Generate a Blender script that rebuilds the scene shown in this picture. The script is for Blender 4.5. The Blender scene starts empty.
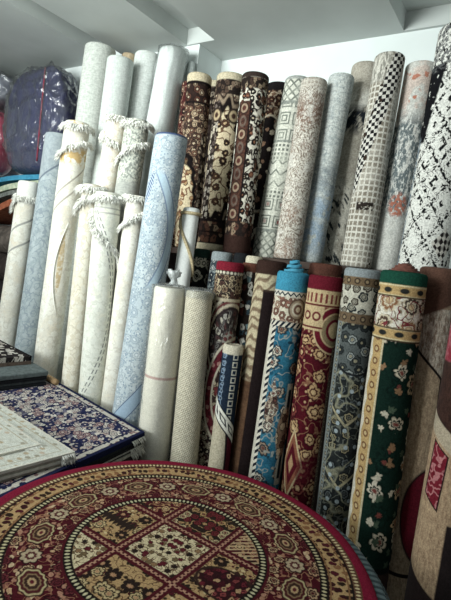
import bpy, bmesh, math, random
from math import sin, cos, pi, radians, sqrt, atan2, hypot
from mathutils import Vector, Matrix
random.seed(7)
scene = bpy.context.scene
COL = scene.collection
FPX, EYE = 470.0, 1.5

# ------------------------------------------------------------------ camera
yaw, pit, rol = radians(33), radians(-4.6), radians(7.2)
fw = Vector((-sin(yaw)*cos(pit), cos(yaw)*cos(pit), sin(pit)))
rt = fw.cross(Vector((0, 0, 1))).normalized()
up = rt.cross(fw)
rt2 = rt*cos(rol)+up*sin(rol)
up2 = up*cos(rol)-rt*sin(rol)
cam = bpy.data.objects.new('camera', bpy.data.cameras.new('camera'))
COL.objects.link(cam)
cam.matrix_world = Matrix(((rt2.x, up2.x, -fw.x, 0), (rt2.y, up2.y, -fw.y, 0), (rt2.z, up2.z, -fw.z, EYE), (0, 0, 0, 1)))
cam.data.sensor_fit = 'HORIZONTAL'
cam.data.sensor_width = 36
cam.data.lens = 36*FPX/451
cam.data.clip_start = 0.02
scene.camera = cam

# ------------------------------------------------------------------ shader expressions
def lin(c):
    g = .3*c[0]+.59*c[1]+.11*c[2]                   # dyes on the photo's muted side
    c = [g+(x-g)*.76 for x in c[:3]]
    return tuple((x/255/12.92 if x/255 <= .04045 else ((x/255+.055)/1.055)**2.4) for x in c[:3])
NT = None
def link(a, b): NT.links.new(a, b)
def put(sock, v):
    if isinstance(v, X): link(v.s, sock)
    elif isinstance(v, (int, float)): sock.default_value = v
    else: link(v, sock)
class X:
    def __init__(self, s): self.s = s
    def __add__(a, b): return mth('ADD', a, b)
    def __radd__(a, b): return mth('ADD', b, a)
    def __sub__(a, b): return mth('SUBTRACT', a, b)
    def __rsub__(a, b): return mth('SUBTRACT', b, a)
    def __mul__(a, b): return mth('MULTIPLY', a, b)
    def __rmul__(a, b): return mth('MULTIPLY', b, a)
    def __truediv__(a, b): return mth('DIVIDE', a, b)
    def __neg__(a): return mth('MULTIPLY', a, -1.0)
def mth(op, *a):
    n = NT.nodes.new('ShaderNodeMath'); n.operation = op
    for i, v in enumerate(a): put(n.inputs[i], v)
    return X(n.outputs[0])
def fabs(a): return mth('ABSOLUTE', a)
def fsin(a): return mth('SINE', a)
def frac(a): return mth('FRACT', a)
def floor_(a): return mth('FLOOR', a)
def fmin(a, b): return mth('MINIMUM', a, b)
def fmax(a, b): return mth('MAXIMUM', a, b)
def fmod(a, b): return mth('FLOORED_MODULO', a, b)
def fsq(a): return mth('SQRT', a)
def fatan(y, x): return mth('ARCTAN2', y, x)
def lt(x, t, w=.03):
    """1 where x < t, soft over +-w"""
    n = NT.nodes.new('ShaderNodeMapRange'); n.clamp = True
    put(n.inputs[0], x - t if isinstance(t, X) else x)
    t0 = 0.0 if isinstance(t, X) else t
    n.inputs[1].default_value = t0-w; n.inputs[2].default_value = t0+w
    n.inputs[3].default_value = 1; n.inputs[4].default_value = 0
    return X(n.outputs[0])
def gt(x, t, w=.03): return 1 - lt(x, t, w)
def band(x, a, b, w=.6): return gt(x, a, w)*lt(x, b, w)
def vec(u, v, w=0.0):
    n = NT.nodes.new('ShaderNodeCombineXYZ'); put(n.inputs[0], u); put(n.inputs[1], v); put(n.inputs[2], w)
    return n.outputs[0]
def noise(u, v, s=1.0, det=2.0, seed=0.0, rough=.5):
    n = NT.nodes.new('ShaderNodeTexNoise'); link(vec(u, v, seed), n.inputs['Vector'])
    n.inputs['Scale'].default_value = s; n.inputs['Detail'].default_value = det; n.inputs['Roughness'].default_value = rough
    return X(n.outputs[0])
def voro(u, v, seed=0.0, rnd=.8):
    n = NT.nodes.new('ShaderNodeTexVoronoi'); n.voronoi_dimensions = '2D'
    link(vec(u+seed*7.3, v+seed*3.1), n.inputs['Vector']); n.inputs['Scale'].default_value = 1
    n.inputs['Randomness'].default_value = rnd
    s = NT.nodes.new('ShaderNodeSeparateColor'); link(n.outputs['Color'], s.inputs[0])
    return X(n.outputs['Distance']), X(s.outputs[0]), X(s.outputs[1]), n.outputs['Position']
class Cc:
    def __init__(self, s): self.s = s
def putc(sock, c):
    if isinstance(c, Cc): link(c.s, sock)
    else: sock.default_value = (*lin(c), 1)
def mix(f, a, b):
    """a where f = 0, b where f = 1"""
    n = NT.nodes.new('ShaderNodeMix'); n.data_type = 'RGBA'; n.clamp_factor = True
    put(n.inputs[0], f); putc(n.inputs[6], a); putc(n.inputs[7], b)
    return Cc(n.outputs[2])
def ramp(f, cols, interp='CONSTANT'):
    n = NT.nodes.new('ShaderNodeValToRGB'); n.color_ramp.interpolation = interp
    e = n.color_ramp.elements
    while len(e) < len(cols): e.new(.5)
    for i, c in enumerate(cols):
        e[i].position = i/len(cols) if interp == 'CONSTANT' else i/max(1, len(cols)-1)
        e[i].color = (*lin(c), 1)
    put(n.inputs[0], f)
    return Cc(n.outputs[0])
def over(base, *layers):
    for f, c in layers: base = mix(f, base, c)
    return base

def start(name):
    global NT
    m = bpy.data.materials.new(name); m.use_nodes = True
    NT = m.node_tree; NT.nodes.clear()
    return m
def uvs(k=1.0):
    n = NT.nodes.new('ShaderNodeUVMap'); n.uv_map = 'UVMap'
    s = NT.nodes.new('ShaderNodeSeparateXYZ'); link(n.outputs[0], s.inputs[0])
    return X(s.outputs[0])*(1/k), X(s.outputs[1])*(1/k)
def objxyz():
    n = NT.nodes.new('ShaderNodeTexCoord')
    s = NT.nodes.new('ShaderNodeSeparateXYZ'); link(n.outputs['Object'], s.inputs[0])
    return X(s.outputs[0]), X(s.outputs[1]), X(s.outputs[2])
def finish(m, color, rough=.9, bump=None, dist=.002, sheen=0.0, spec=.2, metal=0.0, strength=.6):
    b = NT.nodes.new('ShaderNodeBsdfPrincipled'); o = NT.nodes.new('ShaderNodeOutputMaterial')
    putc(b.inputs['Base Color'], color)
    put(b.inputs['Roughness'], rough)
    b.inputs['Specular IOR Level'].default_value = spec; b.inputs['Metallic'].default_value = metal
    if sheen:
        b.inputs['Sheen Weight'].default_value = sheen; b.inputs['Sheen Roughness'].default_value = .6
    if bump is not None:
        n = NT.nodes.new('ShaderNodeBump'); n.inputs['Distance'].default_value = dist; n.inputs['Strength'].default_value = strength
        put(n.inputs['Height'], bump); link(n.outputs[0], b.inputs['Normal'])
    link(b.outputs[0], o.inputs[0])
    return m
def plain(name, c, c2=None, sc=40, rough=.85, det=3, spec=.2, bump=True, dist=.002):
    m = start(name); x, y, z = objxyz()
    c2 = c2 or tuple(int(v*.86) for v in c)
    n = NT.nodes.new('ShaderNodeTexNoise'); n.inputs['Scale'].default_value = sc; n.inputs['Detail'].default_value = det
    link(vec(x, y, z), n.inputs['Vector'])
    f = X(n.outputs[0])
    return finish(m, mix(lt(f, .5, .14), c, c2), rough, f if bump else None, dist, spec=spec)

# ------------------------------------------------------------------ meshes
def link_obj(name, me, mat=None, parent=None):
    o = bpy.data.objects.new(name, me); COL.objects.link(o)
    if mat: me.materials.append(mat)
    if parent: o.parent = parent
    return o
def tag(o, label=None, cat=None, group=None, kind=None):
    if label: o['label'] = label
    if cat: o['category'] = cat
    if group: o['group'] = group
    if kind: o['kind'] = kind
    return o
def empty(name, loc, label=None, cat=None, group=None):
    o = bpy.data.objects.new(name, None); COL.objects.link(o); o.location = loc; o.empty_display_size = .05
    return tag(o, label, cat, group)
class MB:
    def __init__(s): s.v = []; s.f = []; s.uv = []
    def vert(s, p): s.v.append(tuple(p)); return len(s.v)-1
    def face(s, idx, uv=None): s.f.append(tuple(idx)); s.uv.append(uv)
    def box(s, x0, x1, y0, y1, z0, z1):
        i = len(s.v)
        for z in (z0, z1):
            for x, y in ((x0, y0), (x1, y0), (x1, y1), (x0, y1)): s.v.append((x, y, z))
        for q in ((3, 2, 1, 0), (4, 5, 6, 7), (0, 1, 5, 4), (1, 2, 6, 5), (2, 3, 7, 6), (3, 0, 4, 7)): s.face([i+k for k in q])
    def tube(s, pts, r, n=8, cap=True):
        prev = None; rings = []
        for k, p in enumerate(pts):
            p = Vector(p); a = Vector(pts[max(0, k-1)]); b = Vector(pts[min(len(pts)-1, k+1)])
            t = (b-a).normalized(); h = Vector((0, 0, 1)) if abs(t.z) < .9 else Vector((1, 0, 0))
            x = t.cross(h).normalized(); y = x.cross(t)
            rr = r[k] if isinstance(r, (list, tuple)) else r
            rings.append([s.vert(p+(x*cos(2*pi*j/n)+y*sin(2*pi*j/n))*rr) for j in range(n)])
        for a, b in zip(rings, rings[1:]):
            for j in range(n): s.face((a[j], a[(j+1) % n], b[(j+1) % n], b[j]))
        if cap: s.face(rings[0][::-1]); s.face(rings[-1])
    def build(s, name, mat, parent=None, smooth=True, off=(0, 0, 0), fix=True):
        me = bpy.data.meshes.new(name)
        me.from_pydata([(x-off[0], y-off[1], z-off[2]) for x, y, z in s.v], [], s.f)
        if any(u is not None for u in s.uv):
            l = me.uv_layers.new(name='UVMap')
            for p, u in zip(me.polygons, s.uv):
                for k, li in enumerate(p.loop_indices): l.data[li].uv = u[k] if u else (0, 0)
        if smooth: me.polygons.foreach_set('use_smooth', [True]*len(me.polygons))
        if fix:
            bm = bmesh.new(); bm.from_mesh(me); bmesh.ops.recalc_face_normals(bm, faces=bm.faces[:]); bm.to_mesh(me); bm.free()
        me.update()
        return link_obj(name, me, mat, parent)
def struct(name, boxes, mat):
    b = MB()
    for q in boxes: b.box(*q)
    return tag(b.build(name, mat, smooth=False), kind='structure')

# ------------------------------------------------------------------ room
m_wall = plain('white_wall_paint', (222, 231, 230), (216, 225, 224), 3, .8, bump=False)
m_ceil = plain('grey_ceiling_paint', (196, 203, 200), (189, 196, 193), 4, .75, bump=False)
m_floor = plain('shop_floor_tile', (120, 112, 104), (96, 90, 84), 6, .6, bump=False)
YW, YA, XC, ZP, ZC = 2.39, 2.64, -1.985, 2.84, 2.94
struct('floor', [(-4.6, 2.2, -2.2, 2.8, -.1, 0)], m_floor)
struct('wall_back', [(-4.6, XC, YW, 2.8, 0, ZC)], m_wall)
struct('wall_alcove', [(XC, 2.2, YA, 2.8, 0, ZC)], m_wall)
struct('wall_left', [(-4.6, -4.4, -2.2, YW, 0, ZC)], m_wall)
struct('ceiling', [(-4.6, 2.2, -2.2, 2.8, ZC, ZC+.08)], m_ceil)
struct('trim_1', [(-4.4, -2.80, -2.2, YW, ZP, ZC)], m_ceil)
struct('trim_2', [(-2.63, -2.08, -2.2, YW, ZP, ZC)], m_ceil)
struct('trim_3', [(-1.86, -.79, -2.2, YW, ZP, ZC), (XC, -.79, YW, YA, ZP, ZC)], m_ceil)
struct('trim_4', [(-.79, 2.2, YA-.02, YA, ZP, ZC), ], m_ceil)
struct('trim_5', [(-2.08, -1.86, YW-.015, YW, ZP, ZC)], m_ceil)

# ------------------------------------------------------------------ rolled rugs
R = {
'U1':(-1.839,2.229,1.55,-1.919,2.290,2.550,0.0686),
'U2':(-1.694,2.126,1.55,-1.749,2.140,2.521,0.0726),
'U3b':(-1.755,2.373,1.55,-1.841,2.426,2.600,0.0625),
'U3':(-1.534,2.154,1.55,-1.618,2.266,2.551,0.0877),
'U4':(-1.352,2.130,1.55,-1.412,2.196,2.507,0.0763),
'U5':(-1.432,2.457,1.55,-1.448,2.530,2.582,0.0840),
'U6':(-1.276,2.307,1.55,-1.248,2.380,2.539,0.0774),
'U7':(-1.038,2.098,1.55,-1.060,2.190,2.442,0.0679),
'U8':(-0.975,2.228,1.55,-0.967,2.300,2.495,0.0670),
'U9':(-0.917,2.398,1.55,-0.905,2.460,2.606,0.0765),
'U10':(-0.699,2.127,1.55,-0.714,2.228,2.530,0.0713),
'U11':(-0.603,2.245,1.55,-0.590,2.317,2.511,0.0733),
'U12':(-0.412,2.122,1.55,-0.393,2.135,2.556,0.1038),
'F1':(-1.416,1.874,0.00,-1.471,1.990,1.552,0.0445),
'F2':(-1.302,1.872,0.00,-1.335,1.976,1.548,0.0556),
'M1':(-1.195,1.852,0.00,-1.243,2.011,1.554,0.0400),
'M2':(-1.101,1.924,0.00,-1.159,1.997,1.546,0.0440),
'F3':(-1.113,1.736,0.00,-1.170,1.808,1.503,0.0665),
'F4':(-1.019,1.815,0.00,-1.120,1.911,1.510,0.0468),
'F5':(-0.921,1.716,0.00,-0.996,1.881,1.531,0.0713),
'F6':(-0.789,1.660,0.00,-0.852,1.810,1.494,0.0701),
'M3':(-0.863,1.852,0.00,-0.768,1.950,1.546,0.0742),
'F7':(-0.657,1.728,0.00,-0.701,1.800,1.495,0.0726),
'F8':(-0.506,1.773,0.00,-0.555,1.791,1.539,0.0736),
'F9':(-0.318,1.560,0.00,-0.375,1.659,1.542,0.0786),
'F10':(-0.219,1.668,0.00,-0.291,1.800,1.573,0.0675),
'F11':(-0.109,1.514,0.00,-0.116,1.620,1.576,0.0900),
'F12':(-0.970,1.605,0.00,-1.055,1.736,1.150,0.0478),
'W1':(-1.289,1.559,0.00,-1.383,1.662,1.355,0.0764),
'W2':(-1.121,1.593,0.00,-1.238,1.691,1.357,0.0633),
'W0':(-1.402,1.715,0.00,-1.473,1.860,1.744,0.0447),
'B':(-1.527,1.589,0.00,-1.556,1.746,2.066,0.0819),
'T1':(-2.562,1.986,0.00,-2.586,2.120,2.781,0.1018),
'T2':(-2.245,1.906,0.00,-2.300,2.044,2.638,0.0841),
'T2b':(-2.539,2.166,0.00,-2.473,2.270,2.786,0.0538),
'T3':(-2.330,2.073,0.00,-2.254,2.219,2.736,0.0830),
'T4':(-2.058,1.955,0.00,-2.081,2.264,2.756,0.0900),
'T5':(-1.879,2.287,0.00,-2.000,2.352,2.716,0.0284),
'L0':(-3.094,1.914,0.00,-2.929,1.925,1.868,0.0740),
'L1':(-2.858,1.934,0.00,-2.734,1.974,2.186,0.0856),
'L2':(-2.444,1.794,0.00,-2.355,1.820,2.194,0.0749),
'L6':(-2.156,1.786,0.00,-2.132,1.916,2.246,0.0620),
'L7':(-1.988,1.802,0.00,-2.001,1.948,2.226,0.0708),
'L3':(-2.018,1.676,0.00,-2.115,1.773,1.830,0.0569),
'L4':(-1.843,1.691,0.00,-1.945,1.741,1.784,0.0705),
'L5':(-1.709,1.679,0.00,-1.826,1.828,1.787,0.0568),
}
EYEP = Vector((0, 0, EYE))
def kpx(key):
    B = R[key]; return (Vector(B[3:6])-EYEP).dot(fw)/FPX
class Roll:
    def __init__(s, key):
        d = R[key]; s.B = Vector(d[:3]); s.P = Vector(d[3:6]); s.r = d[6]
        s.ax = s.P-s.B; s.L = s.ax.length; s.k = kpx(key); s.key = key
        dd = Vector((s.P.x, s.P.y, 0)).normalized()
        s.n = -dd; s.t = Vector((dd.y, -dd.x, 0))
        s.rad = lambda th, h: s.r
    def pt(s, th, v, r=None):
        """point on the surface at angle th (0 faces the shop, + to the right), v metres below the top, root-local"""
        r = s.r if r is None else r
        return s.ax*(1-v/s.L) + (s.n*cos(th)+s.t*sin(th))*r
    def px(s, U, V, out=0.0):
        return s.pt(U*s.k/s.r, V*s.k, s.r+out)
def spiral_end(rl, mat, r_out, core=.014, pitch=.0095, top=0.0, tele=0.0, depth=.012, name='rolled_end', dirn=1):
    mb = MB(); turns = (r_out-core)/pitch; N = int(turns*30)
    prev = None
    for i in range(N+1):
        a = dirn*2*pi*turns*i/N+1.0; r = r_out-(r_out-core)*i/N; w = pitch*.74
        f = i/N
        z = -top + tele*min(1, f*1.25)**1.0 + .0018*sin(a*3+f*9)
        ring = []
        for rr, zz in ((r, z-depth), (r, z-.002), (r-w*.5, z), (r-w, z-.002), (r-w, z-depth)):
            ring.append(mb.vert(rl.pt(a, -zz, rr)))
        if prev:
            for j in range(4): mb.face((prev[j], ring[j], ring[j+1], prev[j+1]))
        prev = ring
    return mb.build(name, mat, rl.root, fix=True)
def body(rl, mat, flap=pi, step=.006, dirn=1, wob=.02, seed=0, name='rug_body', nseg=56, nv=40, cap_mat=None, hollow=.013):
    rn = random.Random(seed); ph = [rn.uniform(0, 6.28) for _ in range(6)]
    mb = MB(); L = rl.L; r = rl.r
    prof = [(0.0, .014, 1), (.002, .006, 1), (.007, .002, 1), (.014, 0, 1)]
    vs = [.014+(L-.02)*((i+1)/nv) for i in range(nv)]
    prof += [(v, 0, 1) for v in vs]+[(L, .006, 1)]
    rings = []
    for v, inset, _ in prof:
        ring = []
        for i in range(nseg+1):
            f = i/nseg; th = flap+2*pi*f
            fall = f if dirn > 0 else 1-f
            w = .5+.25*sin(v*5.1+ph[0]+2*th)+.25*sin(v*9+ph[1]-th+ph[2]*sin(v*2))
            rr = (r-step*fall)*(1-wob*w)-inset
            ring.append((mb.vert(rl.pt(th, v, rr)), th))
        rings.append((v, ring))
    def wrap(th): return th-(2*pi if flap > 0 else 0)
    for (va, A), (vb, Bq) in zip(rings, rings[1:]):
        for i in range(nseg):
            ua, ub = wrap(A[i][1])*r, wrap(A[i+1][1])*r
            mb.face((A[i][0], Bq[i][0], Bq[i+1][0], A[i+1][0]), ((ua, va), (ua, vb), (ub, vb), (ub, va)))
        u = wrap(A[nseg][1])*r if dirn > 0 else wrap(A[0][1])*r
        mb.face((A[nseg][0], Bq[nseg][0], Bq[0][0], A[0][0]), ((u, va), (u, vb), (u, vb), (u, va)))
    # sunken cap the spiral winding sits in
    A = rings[0][1]; low = [(mb.vert(rl.pt(th, hollow, r-.016)), th) for _, th in A]
    for i in range(nseg):
        mb.face((A[i][0], A[i+1][0], low[i+1][0], low[i][0]), tuple([(0, 9)]*4))
    mb.face([q[0] for q in low[:-1]], tuple([(0, 9)]*nseg))
    mb.face([q[0] for q in rings[-1][1]][:nseg], tuple([(0, 9)]*nseg))
    return mb.build(name, mat, rl.root)
def strand(mb, p, d, ln, w, rn):
    d = d.normalized(); s = d.cross(Vector((rn.uniform(-1, 1), rn.uniform(-1, 1), rn.uniform(-1, 1)))).normalized()
    q = d.cross(s); sag = Vector((0, 0, -1))
    base = [p+(s*cos(a)+q*sin(a))*w for a in (0, 2.1, 4.2)]
    m = p+d*ln*.5+sag*ln*.08; mid = [m+(s*cos(a)+q*sin(a))*w*.9 for a in (0, 2.1, 4.2)]
    e = mb.vert(p+d*ln*.9+sag*ln*.35)
    b = [mb.vert(x) for x in base]; c = [mb.vert(x) for x in mid]
    for j in range(3):
        mb.face((b[j], b[(j+1) % 3], c[(j+1) % 3], c[j])); mb.face((c[j], c[(j+1) % 3], e))
def fringe(rl, mat, paths, n=90, ln=.03, w=.0033, down=.8, spread=.7, seed=1, name='fringe'):
    """tufts along polylines given in (U, V) pixels-at-this-depth on the roll's surface"""
    rn = random.Random(seed); mb = MB()
    for path in paths:
        segs = list(zip(path, path[1:])); tot = sum(hypot(b[0]-a[0], b[1]-a[1]) for a, b in segs)
        mb.tube([rl.px(a[0], a[1], .004) for a in path], .007, 6)
        for a, b in segs:
            l = hypot(b[0]-a[0], b[1]-a[1]); m = max(1, int(n*1.7*l/tot))
            for i in range(m):
                t = rn.random(); U = a[0]+(b[0]-a[0])*t; V = a[1]+(b[1]-a[1])*t
                th = U*rl.k/rl.r; out = rl.n*cos(th)+rl.t*sin(th); tg = rl.t*cos(th)-rl.n*sin(th)
                p = rl.px(U, V+rn.uniform(-2, 2), .003)
                d = out*rn.uniform(.5, 1)+Vector((0, 0, -1))*down*rn.uniform(.2, 1.2)+tg*rn.uniform(-spread, spread)
                strand(mb, p, d, ln*1.25*rn.uniform(.5, 1.3), w, rn)
    return mb.build(name, mat, rl.root, fix=False)
m_fringe = plain('white_cotton_fringe', (246, 246, 238), (234, 234, 224), 90, .95)
m_back = plain('rug_backing', (176, 166, 146), (140, 130, 112), 120, .95)
m_backdark = plain('dark_rug_backing', (82, 60, 48), (54, 40, 34), 120, .95)
m_core = plain('cardboard_core', (176, 140, 96), (150, 116, 78), 60, .9)
def film(name, tint=(235, 242, 242), crinkle=14, haze=.12, amount=.35):
    """clear plastic wrap: mostly see-through, crinkled gloss"""
    m = start(name); x, y, z = objxyz()
    n1 = NT.nodes.new('ShaderNodeTexNoise'); n1.inputs['Scale'].default_value = crinkle; n1.inputs['Detail'].default_value = 4; n1.inputs['Distortion'].default_value = 1.2
    link(vec(x, y, z*.5), n1.inputs['Vector'])
    bp = NT.nodes.new('ShaderNodeBump'); bp.inputs['Distance'].default_value = .02; bp.inputs['Strength'].default_value = .9
    ridge = fabs(X(n1.outputs[0])-.5)
    put(bp.inputs['Height'], ridge)
    tr = NT.nodes.new('ShaderNodeBsdfTransparent'); tr.inputs[0].default_value = (.97, .98, .98, 1)
    df = NT.nodes.new('ShaderNodeBsdfDiffuse'); df.inputs[0].default_value = (*lin(tint), 1); link(bp.outputs[0], df.inputs['Normal'])
    gl = NT.nodes.new('ShaderNodeBsdfGlossy'); gl.inputs['Roughness'].default_value = .16; link(bp.outputs[0], gl.inputs['Normal'])
    fr = NT.nodes.new('ShaderNodeFresnel'); fr.inputs[0].default_value = 1.45; link(bp.outputs[0], fr.inputs['Normal'])
    a = NT.nodes.new('ShaderNodeMixShader'); a.inputs[0].default_value = haze; link(tr.outputs[0], a.inputs[1]); link(df.outputs[0], a.inputs[2])
    b = NT.nodes.new('ShaderNodeMixShader'); put(b.inputs[0], fmin(X(fr.outputs[0])*(amount*4), .7)); link(a.outputs[0], b.inputs[1]); link(gl.outputs[0], b.inputs[2])
    o = NT.nodes.new('ShaderNodeOutputMaterial'); link(b.outputs[0], o.inputs[0])
    return m

# ---- pattern vocabulary (U, V are in units of about one photo pixel on the rug) ----
def warp(U, V, amp=1.0, s=4.0, seed=0.0):
    return U+(noise(U, V, 1/s, 1, seed+31)-.5)*(amp*4), V+(noise(U, V, 1/s, 1, seed+47)-.5)*(amp*4)
def flowers(U, V, base, cols, s, seed, outline=None, heart=None, size=.40, petals=6, rnd=.75, amp=.18, wp=.06):
    U, V = warp(U, V, s*wp, s*.45, seed)
    d, r1, r2, pos = voro(U*(1/s), V*(1/s), seed, rnd)
    sp = NT.nodes.new('ShaderNodeSeparateXYZ'); link(pos, sp.inputs[0])
    du = U*(1/s)+seed*7.3-X(sp.outputs[0]); dv = V*(1/s)+seed*3.1-X(sp.outputs[1])
    a = fatan(dv, du)
    lob = fabs(fsin(a*(petals*.5)+r2*3.0))
    dd = d/((1-amp)+amp*1.35*fsq(lob))*(.85+r2*.35)
    if outline: base = mix(lt(dd, size+.085, .03), base, outline)
    base = mix(lt(dd, size, .03), base, ramp(r1, cols))
    if heart:
        base = mix(lt(fabs(dd-size*.55), .035, .02), base, outline or heart)
        base = mix(lt(dd, size*.34, .03), base, heart)
    return base
def vines(U, V, base, c, s, seed, w=.035):
    n = noise(U, V, 1/s, 1.0, seed)
    return mix(lt(fabs(n-.5), w, .015), base, c)
def persian(U, V, ground, cols, s=7.0, seed=1.0, outline=(40, 28, 24), heart=None, vine=None, leaf=None):
    b = ground
    U, V = warp(U, V, .5, 3.0, seed)
    if vine: b = vines(U, V, b, vine, s*.9, seed)
    if leaf:
        d, r1, r2, _ = voro(U*(2.3/s)+noise(U, V, 2/s, 1, seed)*1.5, V*(1.5/s), seed+2.2, .9)
        b = mix(lt(d, .33, .05)*gt(r1, .2), b, ramp(r2, leaf))
    return flowers(U, V, b, cols, s, seed, outline, heart)
def dense(U, V, cols, s, seed, ink=(44, 35, 32), gap=.42):
    """crowded little motifs that fill a field edge to edge"""
    U, V = warp(U, V, s*.22, s*.7, seed)
    d, r1, r2, _ = voro(U*(1/s), V*(.8/s), seed, 1.0)
    b = mix(lt(d, gap, .06), ink, ramp(r1, cols))
    return mix(lt(d, .13, .04)*gt(r2, .5), b, ink)
def chain(T, W, base, c1, c2, per, w0, r=.34):
    """a row of rings: T runs along the row, W across it (0 in the middle), both in pixels"""
    a = (frac(T*(1/per))-.5)*per; d = fsq(a*a+W*W)
    b = mix(lt(d, per*r, .5), base, c1)
    return mix(lt(d, per*r*.55, .5), b, c2)
def rope(T, W, base, c1, c2, per, w0, w=.6):
    """diagonal two-tone cord between |W| < w0"""
    f = gt(fsin((T+W*.8)*(2*pi/per)), 0, .25)
    return mix(lt(fabs(W), w0, w), base, mix(f, c1, c2))
def speck(U, V, c, amt=.08, s=1.4, seed=9.0):
    n = noise(U, V, 1/s, 1, seed)
    n = lt(n, .5, .16)
    dark = NT.nodes.new('ShaderNodeHueSaturation'); dark.inputs['Value'].default_value = 1-2*amt
    putc(dark.inputs['Color'], c)
    return mix(n, c, Cc(dark.outputs[0]))
def pile(m, color, U, V, bump=.0016, fine=2.2, sheen=0.0, rough=1.0, amt=.16):
    color = speck(U, V, color, amt)
    h = noise(U, V, 1/fine, 2, 3.3)
    return finish(m, color, rough, h, bump, sheen=sheen, spec=.04)

PAT = {}
def pat(*keys):
    def deco(fn):
        for k in keys: PAT[k] = fn
        return fn
    return deco
def rug_mat(key, fn=None, **kw):
    m = start('rug_pattern_'+key); U, V = uvs(kpx(key))
    c = (fn or PAT[key])(U, V)
    opts = {}
    if isinstance(c, tuple) and len(c) == 2 and isinstance(c[1], dict): c, opts = c
    if key[0] in 'LTB' or key in ('W0', 'W1'): opts.setdefault('amt', .05)
    opts.update(kw)
    return pile(m, c, U, V, **opts)
CREAM = (205, 190, 155); INK = (34, 27, 25)

# ---- upper shelf ----
@pat('U1')
def _(U, V):
    c = persian(U, V, (84, 34, 34), [(40, 28, 28), (150, 110, 90), (110, 50, 44)], 7, 1, INK, (190, 160, 130), (150, 110, 90))
    return c
@pat('U2')
def _(U, V):
    c = persian(U, V, (66, 48, 42), [(110, 74, 58), (176, 146, 114), (84, 60, 50), (124, 84, 64)], 7, 2, (34, 27, 26), (196, 172, 138), (150, 116, 90), [(116, 82, 64), (188, 162, 130), (58, 44, 40)])
    c = mix(gt(U, 7, .8)*gt(V, 60, 3), c, dense(U, V, [(164, 150, 132), (120, 104, 92), (190, 172, 146), (88, 72, 64)], 4.5, 3, gap=.42))
    e = fsq((U+9)*(U+9)*(1/130)+(V-132)*(V-132)*(1/1900))*(1+.06*fsin(V*.5))
    c = mix(lt(e, 1.28, .05), c, (28, 22, 22))
    f = vines(U, V, flowers(U, V, (206, 186, 146), [(110, 62, 44), (60, 40, 34)], 10, 4, None, (190, 150, 100), .27), (118, 72, 50), 9, 5)
    c = mix(lt(e, 1.0, .05), c, f)
    b = band(V, 10, 30)
    c = mix(b, c, flowers(U, V-3, (52, 36, 32), [(128, 100, 78), (96, 56, 44)], 9, 6, INK, (196, 176, 146), .34))
    c = mix(band(V, 9, 12)+band(V, 29, 31), c, (30, 24, 24))
    return mix(lt(V, 9, .6), c, (206, 190, 154))
@pat('U3b')
def _(U, V):
    c = dense(U, V, [(136, 122, 106), (96, 82, 72), (160, 142, 118), (70, 56, 50)], 4.5, 3)
    return mix(lt(V, 7, .6), c, (202, 188, 154))
@pat('U3')
def _(U, V):
    c = persian(U, V, (140, 112, 92), [(84, 62, 52), (190, 164, 134), (112, 80, 64)], 7, 7, (52, 40, 36), (214, 192, 158), (190, 168, 142), [(76, 58, 50), (192, 170, 142), (108, 84, 70)])
    c = vines(U, V, c, (52, 42, 38), 16, 17, .02)
    e = fsq((U+3)*(U+3)*(1/340)+(V-90)*(V-90)*(1/2300))*(1+.07*fsin(fatan(V-90, (U+3)*2.4)*14))
    for q, cc in ((1.46, (52, 38, 34)), (1.38, (150, 128, 104)), (1.26, (30, 24, 23))): c = mix(lt(e, q, .03), c, cc)
    f = vines(U, V, (206, 186, 148), (104, 74, 54), 10, 9, .03)
    f = flowers(U, V, f, [(92, 58, 44), (40, 28, 26)], 12, 8, (60, 42, 34), (196, 160, 114), .25, 8)
    c = mix(lt(e, 1.06, .03), c, f)
    c = mix(lt(fabs(U+14), 5, .6)*gt(V, 30), c, dense(U, V, [(170, 158, 144), (120, 106, 96), (196, 182, 160), (90, 76, 70)], 4.5, 3.5, gap=.42))
    w = fabs(fmod(U+3, 19)-9.5); q = fsq(w*w+(V-44)*(V-44)*.7)
    for rr, cc in ((6.5, (58, 44, 38)), (4.6, (184, 158, 118)), (2.3, (70, 46, 38))): c = mix(lt(q, rr, .6), c, cc)
    b = dense(U, V, [(86, 66, 54), (128, 104, 84), (66, 48, 42), (150, 128, 104)], 5, 4.5)
    c = mix(band(V, 7, 23), c, b)
    b2 = dense(U, V, [(104, 66, 50), (150, 122, 94), (66, 44, 38), (92, 58, 46)], 6, 5.5)
    c = mix(gt(V, 148, .6), c, b2); c = mix(band(V, 146, 149)+band(V, 158, 159.5), c, (34, 26, 26)); c = mix(gt(V, 170, .5), c, (204, 190, 156))
    return mix(lt(V, 8, .6), c, (204, 190, 156))
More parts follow.
